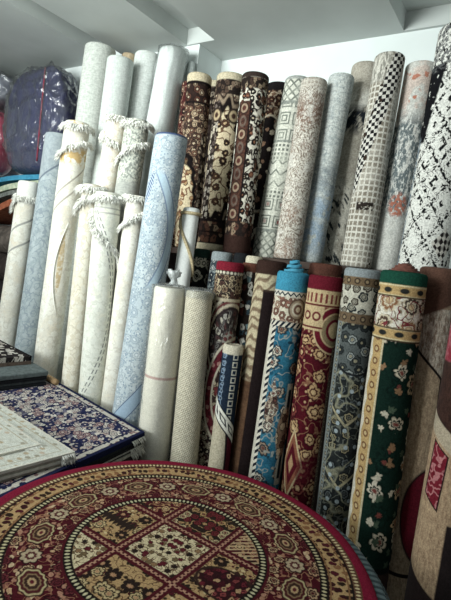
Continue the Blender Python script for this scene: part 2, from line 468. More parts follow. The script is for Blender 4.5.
@pat('U4')
def _(U, V):
    Uw, Vw = warp(U, V, .9, 3.5, 11)
    d, r1, r2, _ = voro(Uw*(1/6.5), Vw*(1/7.5), 11, .9)
    c = mix(lt(d, .44, .04), (216, 208, 190), ramp(r1, [(32, 26, 26), (104, 60, 46), (36, 30, 30), (216, 208, 190)]))
    c = mix(lt(d, .15, .04), c, ramp(r2, [(200, 180, 150), (150, 96, 70), (216, 208, 190)]))
    c = vines(U, V, c, (44, 34, 32), 8, 12, .035)
    c = mix(gt(noise(U, V, .12, 1, 4), .55, .04)*gt(U, 7, 2), c, dense(U, V, [(120, 80, 60), (176, 146, 112), (84, 56, 46)], 4.5, 3))
    st = mix(gt(noise(U, V, .35, 2, 5), .52, .08), (92, 56, 44), (68, 42, 36))
    a = fmod(V+2, 26)-13; q = fsq(a*a*.8+(U+9)*(U+9))
    for rr, cc in ((5.2, (44, 30, 28)), (4.2, (160, 132, 106)), (2.3, (92, 50, 42))): st = mix(lt(q, rr, .5), st, cc)
    a = fmod(V+15, 26)-13; q = fsq(a*a*.5+(U+9)*(U+9)); st = mix(lt(fabs(q-3.2), .9, .4)*.6, st, (120, 104, 92))
    s = lt(fabs(U+9), 7.0, .5)*gt(V, 30, .6)
    c = mix(s, c, st); c = mix(lt(fabs(fabs(U+9)-7.2), .9, .4)*gt(V, 30), c, (34, 26, 26))
    b = dense(U, V, [(104, 82, 66), (150, 128, 102), (70, 52, 44)], 5, 5)
    c = mix(band(V, 6, 17), c, b)
    c = mix(gt(V, 148, .6), c, dense(U, V, [(96, 60, 48), (150, 124, 98), (66, 44, 38)], 5, 6)); c = mix(gt(V, 162, .5), c, (62, 40, 34))
    return mix(lt(V, 6, .6), c, (60, 48, 44))
@pat('U5')
def _(U, V):
    c = persian(U, V, (140, 104, 80), [(84, 48, 38), (204, 178, 146), (60, 40, 34)], 8, 13, (44, 32, 30), (180, 140, 104), (206, 184, 156), [(90, 52, 42), (200, 176, 146)])
    e = fsq((U+6)*(U+6)*(1/110)+(V-82)*(V-82)*(1/1500))*(1+.08*fsin(V*.45))
    c = mix(lt(e, 1.35, .04), c, (206, 190, 164)); c = mix(lt(e, 1.22, .04), c, (32, 26, 26))
    c = mix(lt(e, 1.2, .04), c, flowers(U, V, (32, 26, 26), [(206, 190, 160), (150, 110, 84)], 11, 14, None, None, .2))
    c = mix(gt(V, 130, 1), c, dense(U, V, [(206, 194, 172), (96, 52, 42), (206, 194, 172), (140, 96, 72)], 6, 15))
    return mix(lt(V, 9, .7), c, (34, 30, 32))
def dots(U, V, base, c, p, r, w=.35):
    a = fabs(fmod(U, p)-p/2); b = fabs(fmod(V, p)-p/2)
    return mix(lt(fmax(a, b), r, w), base, c)
def lattice(U, V, base, c, p, w=.9):
    a = fabs(fmod(U+V, p)-p/2); b = fabs(fmod(U-V, p)-p/2)
    return mix(lt(fmin(a, b), w, .4), base, c)
@pat('U6')
def _(U, V):
    g = (222, 222, 206); k = (116, 122, 112)
    l = lattice(U, V, g, k, 8.5, 1.2)
    d = dots(U, V, g, (120, 126, 116), 4.2, 1.2)
    a = fabs(fmod(U, 15)-7.5); b = fabs(fmod(V, 17)-8.5); q = fmax(a, b)
    sq = mix(lt(fabs(q-5.5), .7, .4)+lt(fabs(q-2.6), .7, .4), g, (124, 130, 120))
    cell = noise(floor_(U*(1/15)), floor_(V*(1/17)), 3.1, 0, 2)
    sq2 = mix(lt(q, 1.7, .5)*gt(cell, .45), sq, (150, 62, 62))
    tri = mix(lt(fabs(fmod(V, 11)-5.5-fabs(fmod(U, 11)-5.5)), 1.1, .4), g, k)
    c = mix(band(V, 28, 64), d, sq)
    c = mix(band(V, 84, 112), c, tri); c = mix(band(V, 122, 152), c, sq2)
    c = mix(lt(V, 26, .7)+gt(V, 154, .7), c, l)
    c = mix(band(V, 25, 28)+band(V, 152, 155)+band(V, 64, 66), c, (140, 146, 138))
    c = mix(gt(noise(U, V, .06, 2, 4), .56, .06)*.5, c, (204, 206, 190))
    return mix(lt(V, 4, .6), c, (168, 172, 166))
@pat('U7')
def _(U, V):
    g = (208, 200, 186)
    w = fsin((U+4*noise(U, V, .07, 1, 2)*6)*1.25)*fsin((V+noise(U, V, .09, 1, 7)*34)*1.15)
    c = mix(gt(w, .12, .25), g, (142, 128, 114))
    n = noise(U, V*.8, .045, 3, 5)+.4*(noise(U, V, .4, 1, 8)-.5)
    top = band(V, 22, 72, 12); c = mix(gt(n, .50, .07)*top*.95, c, (132, 98, 82))
    c = mix(gt(n, .56, .06)*gt(V, 120, 20)*.7, c, (150, 118, 100))
    c = mix(gt(noise(U, V, .1, 2, 14), .6, .05)*.6, c, (222, 218, 208))
    c = mix(gt(noise(U*1.5, V, .45, 3, 41, .6), .57, .03)*.7, c, (232, 226, 214)); c = mix(gt(noise(U*1.5, V, .4, 3, 45, .6), .62, .03)*.7, c, (104, 88, 78))
    return mix(lt(V, 10, 2)*.6, c, dots(U, V, g, (160, 146, 132), 4, 1.2))
@pat('U8')
def _(U, V):
    n = noise(U*2.6, V*.8, .16, 4, 3, .65); n2 = noise(U*.6, V*2.2, .2, 3, 6, .6)
    c = ramp(n, [(160, 170, 172), (190, 198, 196), (216, 220, 214), (232, 232, 224)], 'LINEAR')
    c = mix(gt(n2, .55, .05)*.45, c, (138, 152, 160))
    c = mix(band(V, 118, 176, 12)*gt(noise(U, V, .06, 3, 8), .42, .06)*.85, c, (156, 184, 212))
    c = mix(gt(noise(U, V, .12, 3, 12), .6, .03)*gt(V, 110, 10)*.8, c, (206, 206, 190))
    c = mix(gt(noise(U*2.2, V*.6, .4, 3, 31, .65), .58, .03)*.6, c, (130, 144, 150))
    return mix(band(V, 92, 116, 4)*gt(noise(U, V, .2, 2, 22), .42, .06)*.5, c, (112, 126, 136))
@pat('U9')
def _(U, V):
    n = noise(U*1.4, V, .11, 4, 4, .65)
    c = ramp(n, [(134, 126, 112), (170, 162, 146), (188, 180, 164), (208, 202, 188)], 'LINEAR')
    n2 = noise(U, V, .07, 3, 9)
    c = mix(gt(n2+.1*fsin((V+U)*.2), .43, .03)*band(V, 30, 56, 5), c, (230, 226, 214))
    c = mix(gt(noise(U, V+U, .1, 3, 17), .40, .04)*band(V, 46, 70, 5), c, (42, 48, 56))
    c = mix(gt(noise(U, V, .09, 3, 21), .46, .04)*gt(V, 118, 8), c, (216, 210, 194))
    c = mix(gt(noise(U, V-U, .12, 3, 27), .58, .03)*gt(V, 122, 6), c, (52, 60, 64))
    return c
@pat('U10')
def _(U, V):
    g = (214, 209, 196); U0, V0 = U, V
    U, V = warp(U, V, .25, 2.5, 3)
    a = fabs(fmod(U, 5.2)-2.6); b = fabs(fmod(V, 5.8)-2.9)
    c = mix(lt(fmax(a, b*.92), 1.85, .35), g, (138, 128, 112))
    c = mix(gt(noise(U, V, .05, 2, 6), .55, .08)*.35, c, g)
    st = mix(gt(noise(U*3, V*.7, .18, 3, 2), .5, .05)*.8, g, (116, 114, 104))
    c = mix(lt(V, 30, 3)*lt(U, 2, 3), c, st)
    c = mix(gt(U, 12, .8)*lt(V, 110, 10), c, mix(gt(noise(U*2, V, .2, 3, 5), .54, .05), (206, 204, 194), (150, 148, 138)))
    x = frac((U-V*.04)*(1/7.2))-.5; y = frac((V+U*.22)*(1/7.4))-.5
    ck = gt(x*y, 0, .015)
    ln = U+V*.25
    k = lt(fabs(ln-12.5), 7.6, .5)*lt(V, 140, 4)
    c = mix(k, c, mix(ck, (218, 214, 204), (36, 33, 36)))
    c = mix(band(V, 150, 158)*lt(fabs(U+1), 9, 1)*gt(noise(U, V, .3, 1, 3), .42, .04), c, (50, 42, 38))
    return mix(gt(noise(U, V, .09, 1, 33), .70, .01), c, (60, 44, 36))
@pat('U11')
def _(U, V):
    n = noise(U*2, V, .13, 4, 5, .65)
    c = ramp(n, [(164, 166, 160), (206, 206, 198), (228, 226, 218), (236, 232, 224)], 'LINEAR')
    c = mix(gt(noise(U, V, .075, 3, 8), .5, .05)*lt(V, 60, 14)*.8, c, (216, 190, 176))
    c = mix(gt(noise(U, V, .1, 2, 11), .62, .03)*lt(V, 56, 8), c, (206, 126, 100))
    c = mix(gt(noise(U*1.3, V*.6, .13, 4, 15, .65), .44, .04)*band(V, 56, 152, 8)*.95, c, (100, 114, 118))
    c = mix(gt(noise(U*1.6, V*.7, .3, 4, 19, .7), .55, .03)*band(V, 50, 170, 8), c, (222, 224, 218))
    e = fsq((U-2)*(U-2)+(V-143)*(V-143)*.6)
    c = mix(lt(e, 9, 2)*gt(noise(U, V, .3, 2, 3), .46, .05), c, (196, 112, 88))
    return c
@pat('U12')
def _(U, V):
    g = (230, 230, 222); k = (30, 29, 32)
    U, V = warp(U, V, .6, 4, 5)
    p = 26.0
    a = fabs(fmod(U+V*.68, p)-p/2); b = fabs(fmod(U-V*.68+6, p)-p/2)
    brk = gt(noise(U, V, .30, 1, 3), .50, .03)
    c = mix(lt(fmin(a, b), 1.6, .4)*brk, g, k)
    # little hooked marks hanging from the lines
    near = lt(fmin(a, b), 5.5, .6)
    c = mix(near*lt(fabs(noise(U, V, .3, 0, 9)-.62), .035, .01), c, k)
    idn = noise(floor_((U+V*.68)*(1/p)), floor_((U-V*.68+6)*(1/p)), 2.7, 0, 5)
    q = fmin(a, b)
    c = mix(gt(q, 7.5, .4)*gt(idn, .54, .01)*gt(noise(U, V, .3, 1, 7), .4, .04), c, k)
    c = mix(gt(q, 10.8, .4)*gt(idn, .54, .01), c, g)
    c = mix(band(V, 40, 116, 1)*lt(U+V*.16, -5, 1)*gt(noise(U, V, .12, 2, 6), .37, .03), c, (26, 26, 30))
    c = mix(lt(V, 46, 2)*gt(noise(U, V, .25, 3, 16), .5, .03)*.85, c, (92, 94, 96))
    dd = fabs(U-17)+fabs(V-216)*.8; c = mix(lt(dd, 13, .5), c, mix(gt((frac((U+V*.8)*(1/11))-.5)*(frac((U-V*.8)*(1/11))-.5), 0, .02), (214, 208, 196), (46, 40, 40)))
    return mix(lt(U+V*.02, -27, 1)*gt(V, 110, 5)*gt(noise(U, V, .2, 2, 26), .45, .04), c, (120, 134, 146))

# ---- front row and the ones peeping out behind it ----
@pat('F1')
def _(U, V):
    c = flowers(U, V, (32, 34, 32), [(206, 200, 176), (206, 200, 176), (120, 96, 70)], 13, 21, None, (34, 34, 32), .42, 4, .5, .3)
    c = mix(band(V, 11, 17), c, chain(U, V-14, (200, 192, 168), (40, 40, 38), (200, 192, 168), 6, 3, .4))
    return mix(lt(V, 9, .6), c, (30, 54, 46))
@pat('F2')
def _(U, V):
    c = persian(U, V, (62, 74, 82), [(40, 48, 58), (150, 156, 156), (90, 100, 106)], 7, 22, (30, 34, 40), (180, 180, 170), (130, 140, 140))
    return mix(lt(V, 9, .6), c, (142, 152, 156))
@pat('M1')
def _(U, V): return mix(lt(V, 14, .6), persian(U, V, (60, 44, 40), [(140, 110, 90), (40, 32, 30)], 7, 23), (36, 38, 42))
@pat('M2')
def _(U, V): return mix(lt(V, 9, .6), persian(U, V, (120, 70, 56), [(190, 170, 140), (60, 40, 36)], 7, 24), (206, 196, 168))
@pat('M3')
def _(U, V): return mix(gt(noise(U, V, .12, 2, 2), .52, .1)*.5, (98, 56, 44), (78, 46, 38))
@pat('F3')
def _(U, V):
    c = persian(U, V, (150, 138, 120), [(70, 36, 38), (44, 36, 38), (190, 176, 150)], 6.5, 25, (44, 34, 34), (196, 182, 156), (90, 50, 48), [(60, 40, 40), (196, 184, 160), (110, 46, 50)])
    dx = U-8; dy = V-78; e = fsq(dx*dx+dy*dy*.45)
    fan = dense(fatan(dy*.67, dx)*22.0, e, [(168, 164, 154), (120, 116, 112), (88, 56, 56), (186, 178, 160)], 5.0, 26, (52, 44, 44), .40)
    c = mix(lt(e, 22, .7), c, mix(gt(fsin(e*.95), .5, .2)*.6, fan, (70, 62, 62)))
    c = mix(lt(e, 7, .6), c, flowers(U, V, (150, 146, 138), [(80, 70, 70), (110, 60, 60)], 6, 27, None, None, .36))
    for q, cc in ((22, (52, 40, 42)), (24.2, (190, 176, 150)), (26.5, (110, 52, 54)), (29.5, (196, 186, 162))): c = mix(lt(fabs(e-q), .9, .5), c, cc)
    ring = fsq((U-17)*(U-17)+(V-128)*(V-128)*.30)
    c = mix(lt(fabs(ring-25), 3.2, .6), c, flowers(U, V, (112, 34, 46), [(170, 120, 110), (80, 26, 36)], 7, 27, None, None, .3))
    c = mix(lt(fabs(ring-29), .9, .4)+lt(fabs(ring-21), .9, .4), c, (200, 190, 166))
    c = mix(lt(ring, 20, .6), c, persian(U, V, (176, 162, 132), [(60, 42, 42), (120, 50, 52)], 7, 28, INK, None, (90, 62, 54)))
    b = persian(U, V, (60, 48, 44), [(176, 154, 120), (150, 120, 92), (90, 60, 52)], 6.5, 29, (34, 28, 28), (60, 40, 36), (190, 168, 132))
    c = mix(band(V, 13, 38), c, b)
    c = mix(band(V, 36, 39), c, (190, 176, 146))
    c = mix(band(V, 8, 13), c, chain(U, V-11, (54, 40, 40), (206, 196, 172), (206, 196, 172), 4, 2, .36))
    return mix(lt(V, 9, .6), c, (138, 26, 44))
@pat('F4')
def _(U, V):
    c = dense(U, V, [(208, 206, 196), (96, 50, 44), (208, 206, 196), (54, 76, 88), (208, 206, 196), (110, 140, 148)], 6.5, 31)
    c = mix(gt(V, 82, 2), c, persian(U, V, (150, 118, 80), [(96, 62, 44), (176, 146, 104)], 7, 32, (80, 54, 40), None, (104, 72, 52)))
    c = mix(gt(V, 130, 6), c, mix(gt(noise(U, V, .1, 3, 3), .5, .1), (158, 124, 82), (142, 108, 70)))
    return mix(lt(V, 9, .6), c, (110, 62, 48))
@pat('F5')
def _(U, V):
    wv = fsin((V+U*.35+fsin(U*.35)*2.2+noise(U, V, .1, 2, 6)*9)*(2*pi/9.5))
    tan = mix(gt(wv, .35, .5), (190, 174, 138), (128, 104, 80))
    brown = mix(gt(noise(U, V, .1, 3, 5), .5, .12), (112, 78, 54), (92, 62, 44))
    left = mix(gt(V, 118, 1.5), tan, brown)
    c = mix(gt(U, -5.5, .5), left, (38, 28, 29))
    c = mix(band(V, 12, 30, .6), c, tan)
    c = mix(band(V, 29, 31)*gt(U, -5.5), c, (60, 44, 38))
    return mix(lt(V, 14, .6), c, (60, 39, 33))
@pat('F6')
def _(U, V):
    blue = mix(gt(noise(U, V, .09, 2, 12), .5, .1), (38, 118, 152), (30, 100, 134))
    f = vines(U, V, blue, (150, 160, 156), 11, 30, .02)
    f = flowers(U+6, V+4, f, [(212, 202, 182), (160, 134, 112), (30, 84, 112), (200, 180, 156)], 20, 34, (40, 50, 60), (112, 66, 58), .24, 8, .7, .25)
    d, r1, r2, _ = voro(U*(1/9)+noise(U, V, .12, 1, 2)*1.5, V*(1/7), 3.7, .9)
    f = mix(lt(d, .2, .04)*gt(r1, .5), f, ramp(r2, [(26, 66, 88), (150, 150, 140), (24, 80, 108)]))
    col = lt(fabs(fabs(fmod(V-132, 100)-50)-50)*.28+fabs(U+4), 8, .6)*gt(V, 70, 1)
    f = mix(col*gt(noise(U, V, .16, 1, 8), .38, .05), f, persian(U, V, (112, 88, 78), [(214, 204, 184), (90, 62, 54), (190, 166, 140)], 8, 35, (40, 36, 38), (110, 64, 58), (190, 172, 148)))
    fr = fmax(fabs(U-15)*1.0, (fabs(V-158)-46))
    f = mix(lt(fr, 4.5, .5)*gt(U, 5, .4)*gt(V, 108)*lt(V, 206), f, (168, 172, 160)); f = mix(lt(fabs(U-15), 2.2, .5)*band(V, 114, 200), f, (28, 40, 48))
    f = mix(lt(fsq((U-13)*(U-13)+(V-155)*(V-155)*.12), 8, .8), f, flowers(U, V, (140, 108, 84), [(196, 170, 134), (90, 60, 48)], 8, 36, INK, None))
    c = mix(gt(U, -11, .4), rope(V, U+13.5, (212, 204, 186), (216, 210, 194), (30, 34, 46), 6.5, 2.8), f)
    b = flowers(U, V, (208, 198, 174), [(150, 96, 80), (120, 84, 70), (170, 140, 116)], 9, 37, (110, 70, 60), (208, 198, 174), .38)
    e = fsq((U-10)*(U-10)+(V-36)*(V-36))
    for q, cc in ((10.5, (98, 74, 60)), (9, (160, 140, 116)), (7, (206, 196, 172)), (5, (120, 84, 70)), (2.5, (206, 190, 160))): b = mix(lt(e, q, .5), b, cc)
    c = mix(band(V, 24, 49), c, b)
    c = mix(band(V, 49, 54), c, rope(U, V-51.5, (30, 36, 50), (214, 206, 188), (30, 36, 50), 6, 3))
    c = mix(band(V, 19, 25), c, mix(lt(fabs(V-22-fabs(fmod(U, 6)-3)+1.5), .9, .3), (208, 202, 186), (34, 50, 62)))
    return mix(lt(V, 19, .6), c, (48, 146, 184))
@pat('F7')
def _(U, V):
    g = (96, 20, 32)
    c = vines(U, V, mix(gt(noise(U, V, .1, 2, 12), .5, .1), g, (88, 17, 30)), (150, 100, 70), 10, 42, .02)
    c = flowers(U, V, c, [(176, 126, 84), (140, 62, 54), (190, 148, 98)], 19, 41, (66, 16, 26), (206, 170, 118), .30, 7, .6, .25)
    d, r1, r2, _ = voro(U*(1/6), V*(1/6), 2.7, .9)
    c = mix(lt(d, .22, .04)*gt(r1, .6), c, (190, 150, 104))
    e = fsq((U-17)*(U-17)+(V-52)*(V-52))
    for q, cc in ((24, (200, 172, 124)), (22.5, (112, 22, 38)), (17, (200, 172, 124)), (15.5, (140, 120, 84)), (11, (112, 22, 38)), (8, (196, 168, 120))): c = mix(lt(e, q, .5), c, cc)
    t = fabs(U+13)*1.1+fabs(V-188)*.42
    c = mix(lt(t, 15, .5), c, (206, 180, 132)); c = mix(lt(t, 13, .5), c, (150, 86, 60)); c = mix(lt(t, 9, .5), c, (96, 20, 32)); c = mix(lt(t, 4, .5), c, (180, 136, 94))
    c = mix(lt(fabs(V-190+(U-4)*(.5)), 13, 3)*gt(U, -6, 2)*.8, c, (86, 14, 28))
    st = chain(V, U-20.5, (120, 104, 88), (70, 50, 46), (180, 160, 128), 5, 3, .36)
    c = mix(gt(U, 17.5, .4)*gt(V, 70, 1), c, st)
    b = chain(U, V-40, (198, 170, 122), (116, 40, 44), (206, 180, 132), 11, 6, .42)
    b = mix(lt(fabs(fmod(U, 5.5)-2.75), 1.2, .3)*lt(fabs(V-22), 4.5, .4), b, (130, 56, 50)); b = mix(lt(fabs(V-29), .9, .4)+lt(fabs(V-51), .9, .4), b, (110, 40, 40))
    c = mix(band(V, 14, 54)*lt(U-(V-54)*.0, 2+0*1.0, .7), c, b)
    c = mix(band(V, 14, 30), c, b)
    return mix(lt(V, 14, .6), c, (114, 22, 38))
@pat('F8')
def _(U, V):
    c = vines(U, V, mix(gt(noise(U, V, .09, 2, 12), .5, .1), (50, 54, 54), (38, 42, 43)), (110, 114, 104), 9, 40, .025)
    c = flowers(U, V, c, [(156, 144, 108), (96, 104, 106), (128, 116, 88)], 15, 43, (28, 32, 36), (62, 66, 66), .24, 6, .8, .3)
    zz = fabs(fmod(V+fabs(U)*.9, 62)-31)
    c = mix(lt(zz, 1.5, .5)*gt(V, 95), c, (172, 160, 122))
    c = vines(U, V, c, (140, 138, 112), 22, 44, .02)
    d, r1, r2, _ = voro(U*(1/11), V*(1/11), 4.7, .6)
    c = mix(lt(d, .19, .03)*gt(r1, .5), c, (160, 176, 184))
    e = fsq((U-2)*(U-2)+(V-78)*(V-78))
    c = mix(lt(e, 26, .6), c, flowers(U, V, (88, 96, 96), [(44, 50, 52), (150, 158, 156), (64, 70, 70)], 12, 45, (36, 42, 44), (150, 142, 114), .36, 7))
    c = mix(lt(fabs(e-26), 1.1, .5), c, (36, 40, 44))
    c = mix(lt(U, -17, .5)*gt(V, 50), c, chain(V, U+20, (130, 138, 136), (60, 66, 70), (160, 150, 120), 6, 3, .36))
    b = flowers(U, V, (196, 192, 174), [(44, 50, 52), (70, 60, 52), (44, 50, 52)], 11, 46, None, (150, 146, 130), .42, 5, .6, .25)
    c = mix(band(V, 17, 44), c, b)
    bb = chain(U, V-12.5, (120, 96, 68), (60, 48, 40), (150, 126, 92), 10, 3, .3)
    c = mix(band(V, 8, 17), c, bb); c = mix(band(V, 44, 54), c, chain(U, V-49, (112, 90, 66), (60, 48, 40), (146, 124, 92), 10, 3, .3))
    return mix(lt(V, 8.5, .5), c, (142, 152, 156))
@pat('F9')
def _(U, V):
    g = (18, 44, 36)
    f = flowers(U, V, g, [(216, 206, 182), (196, 164, 122), (18, 46, 38), (206, 192, 164)], 25, 47, (14, 34, 28), (130, 60, 52), .29, 7, .6, .42, .09)
    f = flowers(U+9, V+14, f, [(70, 90, 70), (150, 110, 74), (18, 46, 38), (200, 190, 166)], 19, 48, None, None, .17, 5, .9, .5, .1)
    c = f
    gold = (196, 158, 96)
    st = chain(V, U+19, gold, (122, 76, 48), (206, 176, 120), 12, 5, .30)
    c = mix(lt(U, -12, .5), c, st); c = mix(lt(fabs(U+12.2), 1.0, .4), c, (206, 190, 150))
    c = mix(lt(U+1.5*fsin(V*.28), -25.5, .6), c, (222, 214, 194))
    ov = lambda V0: mix(lt(fsq((fmod(U+6, 17)-8.5)*(fmod(U+6, 17)-8.5)*.32+(V-V0)*(V-V0)), 2.6, .5), mix(lt(fabs(fabs(V-V0)-5), .8, .4), gold, (220, 200, 150)), (44, 46, 44))
    w = flowers(U+2, V-3, vines(U, V, (224, 217, 200), (130, 110, 84), 12, 4, .02), [(84, 64, 50), (150, 100, 66), (70, 58, 50)], 23, 49, (206, 190, 160), (206, 176, 130), .33, 9, .4, .25)
    w = mix(lt(fabs(noise(U, V, .07, 1, 3)-.5), .014, .006), w, (130, 40, 50))
    c = mix(band(V, 24, 56), c, w)
    c = mix(band(V, 13, 25), c, ov(19)); c = mix(band(V, 55, 67), c, ov(61))
    c = mix(band(V, 24, 25.5)+band(V, 55, 56.5)+band(V, 66.5, 68), c, (70, 54, 40))
    c = mix(gt(V, 286, .8), c, (24, 30, 28)); c = mix(gt(V, 292, .8), c, (70, 50, 44))
    return mix(lt(V, 13, .6), c, (22, 78, 60))
@pat('F10')
def _(U, V):
    n = noise(U*1.6, V*.45, .28, 3, 4, .7)
    tan = mix(gt(n, .52, .12), (206, 176, 140), (170, 140, 110))
    tan2 = mix(gt(n, .5, .1), (222, 208, 188), (150, 124, 104))
    c = mix(lt(V-U*.9, 92, 1)*gt(V, 40), tan, tan2)
    c = mix(lt(fabs(V-U*.9-93), 1.6, .5)*lt(U, 16, .5), c, (36, 28, 28))
    c = mix(lt(fabs(U-16), 1.6, .5)*gt(V, 106), c, (36, 28, 28))
    e = fsq((U-18)*(U-18)*(1/620)+(V-240)*(V-240)*(1/2000))
    c = mix(lt(e, 1.06, .03)*lt(U, 18, .5), c, (40, 26, 28)); c = mix(lt(e, 1, .03)*lt(U, 16, .5), c, (120, 18, 38))
    c = mix(lt(fabs(V-298+U*.15), 1.8, .5), c, (36, 28, 28)); c = mix(gt(V, 330, 1), c, (44, 34, 34))
    return mix(lt(V+U*.5, 44, 1.5), c, (104, 68, 54)), dict(sheen=.04, rough=.9)
@pat('F11')
def _(U, V):
    n = noise(U*1.5, V*.5, .26, 3, 7, .7)
    tan = mix(gt(n, .52, .12), (204, 168, 128), (166, 130, 98))
    dk = mix(gt(n, .52, .12), (76, 46, 38), (56, 36, 31))
    c = tan
    c = mix(lt(V+(U+30)*-.55, 172, .8), c, (190, 172, 144)); c = mix(lt(V+(U+30)*-.55, 154, .8), c, dk)
    c = mix(lt(V, 96, 1), c, mix(gt(noise(U, V, .15, 2, 5), .5, .08), (168, 44, 62), (190, 92, 104)))
    c = mix(lt(V, 40, 1), c, (110, 70, 56))
    r = fmax(fabs(U+22+(V-210)*.05)-9, fabs(V-208-(U+22)*.6)-27)
    c = mix(lt(r, 1.6, .4), c, (44, 26, 28))
    wv = vines(U, V, (140, 26, 44), (206, 120, 124), 9, 6, .05)
    c = mix(lt(r, 0, .4), c, wv)
    c = mix(gt(U, -2, .8)*gt(V, 250, 1), c, (40, 30, 31))
    c = mix(gt(V-U*.5, 325, 1), c, (46, 32, 32))
    return c, dict(sheen=.04, rough=.9)
@pat('F12')
def _(U, V):
    navy = (32, 46, 66)
    c = mix(lt(fabs(U+7.5), 6.0, .4), navy, chain(V, U+7.5, navy, (120, 140, 160), navy, 7, 3, .28))
    a = fabs(fmod(V, 7.5)-3.75); b = fabs(U-4); q = fmax(a, b)
    c = mix(lt(fabs(q-2.3), .55, .3), c, (196, 194, 180))
    b = fabs(U+9); q = fmax(a, b); c = mix(lt(fabs(q-1.9), .5, .3), c, (120, 146, 176))
    L = V-66-U*1.0
    low = mix(gt(U+fsin(V*.04)*3, 3, .5), (196, 184, 156), (92, 26, 40))
    low = mix(lt(fabs(U+fsin(V*.04)*3-3), 1.2, .4), low, (40, 28, 32))
    c = mix(gt(L, 0, .6), c, low)
    x = fabs(fmod(U-V*.25+40, 8)-4); w = mix(lt(fabs(fmax(x, fabs(L-8))-2.4), .7, .3), (226, 224, 212), (34, 36, 46))
    c = mix(band(L, 0, 16), c, w); c = mix(lt(fabs(L), .9, .4)+lt(fabs(L-16), .9, .4), c, (34, 34, 44))
    return mix(lt(V, 9, .6), c, (206, 196, 172))

# ---- wrapped and pale ones ----
@pat('W1')
def _(U, V):
    c = mix(gt(noise(U, V, .5, 2, 3), .5, .2), (240, 233, 215), (230, 222, 204))
    return mix(band(V, 87, 89.5, .5)*.7, c, (190, 110, 104))
@pat('W2')
def _(U, V):
    k = gt(fsin(U*2.3+V*.6)*fsin(V*2.2-U*.5), .05, .35)
    return mix(k, (222, 214, 190), (170, 160, 134)), dict(bump=.002, fine=1.4)
@pat('W0')
def _(U, V): return mix(gt(noise(U, V, .2, 2, 3), .5, .2), (240, 243, 240), (232, 236, 233))
@pat('B')
def _(U, V):
    g = (186, 199, 205); k = (148, 164, 177)
    c = mix(gt(noise(U, V, .06, 3, 7), .5, .1), g, (174, 190, 199))
    c = vines(U, V, c, k, 6, 51, .03)
    c = flowers(U, V, c, [(168, 184, 195), (190, 201, 207), (160, 177, 190)], 12, 52, k, (200, 210, 216), .28, 8, .8, .2)
    d, r1, r2, _ = voro(U*(1/3.4), V*(1/3.4), 3, .9)
    c = mix(lt(d, .22, .06)*gt(r1, .5), c, (126, 148, 170))
    # the oval medallion edge that sweeps down from the top right and back under
    e = fabs(U+13-29*fsin((V-28)*(pi/150)))
    sw = lt(e, 4.5, .5)*band(V, 40, 150, 3)
    c = mix(sw, c, (170, 196, 214)); c = mix(lt(fabs(e-4.5), .7, .3)*band(V, 40, 150, 3), c, (120, 140, 172))
    lf = fsq((U+17+(V-56)*.25)*(U+17+(V-56)*.25)*(1/14)+(V-56)*(V-56)*(1/220))
    c = mix(lt(lf, 1, .06), c, mix(gt(fsin((V-U)*1.7), 0, .3), (78, 98, 136), (170, 188, 208)))
    L = V-262+U*1.25
    c = mix(band(L, -4, 16), c, (150, 177, 203)); c = mix(lt(fabs(L+4), .8, .4)+lt(fabs(L-16), .8, .4), c, (92, 110, 144))
    return mix(lt(V, 2.5, .5), c, (70, 88, 132))
def linen(U, V, a, b, seed):
    n = noise(U*1.0, V*3.0, .25, 4, seed, .7); n2 = noise(U*3, V*.7, .22, 3, seed+3, .65)
    c = mix(gt(n, .52, .1)*.8, a, b)
    return mix(gt(n2, .55, .08)*.5, c, tuple(min(255, int(v*1.08)) for v in a))
@pat('T1')
def _(U, V): return linen(U, V, (200, 205, 197), (166, 173, 165), 1)
@pat('T2')
def _(U, V): return linen(U, V, (196, 203, 198), (176, 184, 179), 2)
@pat('T2b')
def _(U, V): return (196, 170, 130) if False else mix(gt(noise(U, V, .2), .5), (190, 168, 132), (176, 154, 120))
@pat('T3')
def _(U, V): return linen(U, V, (204, 210, 206), (180, 187, 182), 3)
@pat('T4')
def _(U, V): return linen(U, V, (224, 229, 226), (216, 222, 219), 4)
@pat('T5')
def _(U, V): return linen(U, V, (180, 190, 188), (160, 170, 168), 5)
def ivory(U, V, seed, g=(233, 231, 219), k=(222, 217, 202), amt=.6, warm=(222, 206, 176)):
    n = noise(U, V, .13, 4, seed, .6)
    c = mix(gt(n, .5, .10)*(amt*.7), g, k)
    c = mix(gt(noise(U, V, .05, 3, seed+5), .52, .08)*.6, c, warm)
    c = mix(gt(noise(U, V, .05, 3, seed+9), .57, .08)*.4, c, (206, 212, 208))
    c = vines(U, V, c, tuple(int(v*.97) for v in k), 7, seed, .03)
    return flowers(U, V, c, [k, g, tuple(int(v*.97) for v in g)], 9, seed, None, None, .3, 6, .9, .3)
def dashes(c, U, V, d, w, per, col=(122, 124, 124)):
    """a dashed line along d = 0"""
    return mix(lt(fabs(d), w, .35)*gt(fsin(V*(2*pi/per)), -.45, .2), c, col)
@pat('L0')
def _(U, V):
    c = ivory(U, V, 61)
    for o in (42, 64): c = mix(lt(fabs(V-o+U*.9-fsin(U*.12)*3), 1.1, .4), c, (160, 160, 154))
    return mix(lt(V, 22, 2), c, (230, 230, 222))
@pat('L1')
def _(U, V):
    c = mix(gt(noise(U, V, .16, 3, 7, .65), .5, .1), (176, 189, 194), (156, 171, 178))
    c = vines(U, V, c, (142, 157, 168), 7, 8, .03)
    c = mix(lt(V, 32-U*.6, 8), c, mix(gt(noise(U, V, .3, 2, 4), .5, .15), (166, 178, 184), (150, 162, 170)))
    return mix(lt(fabs(V-34+U*.8), 1.2, .4), c, (110, 122, 138))
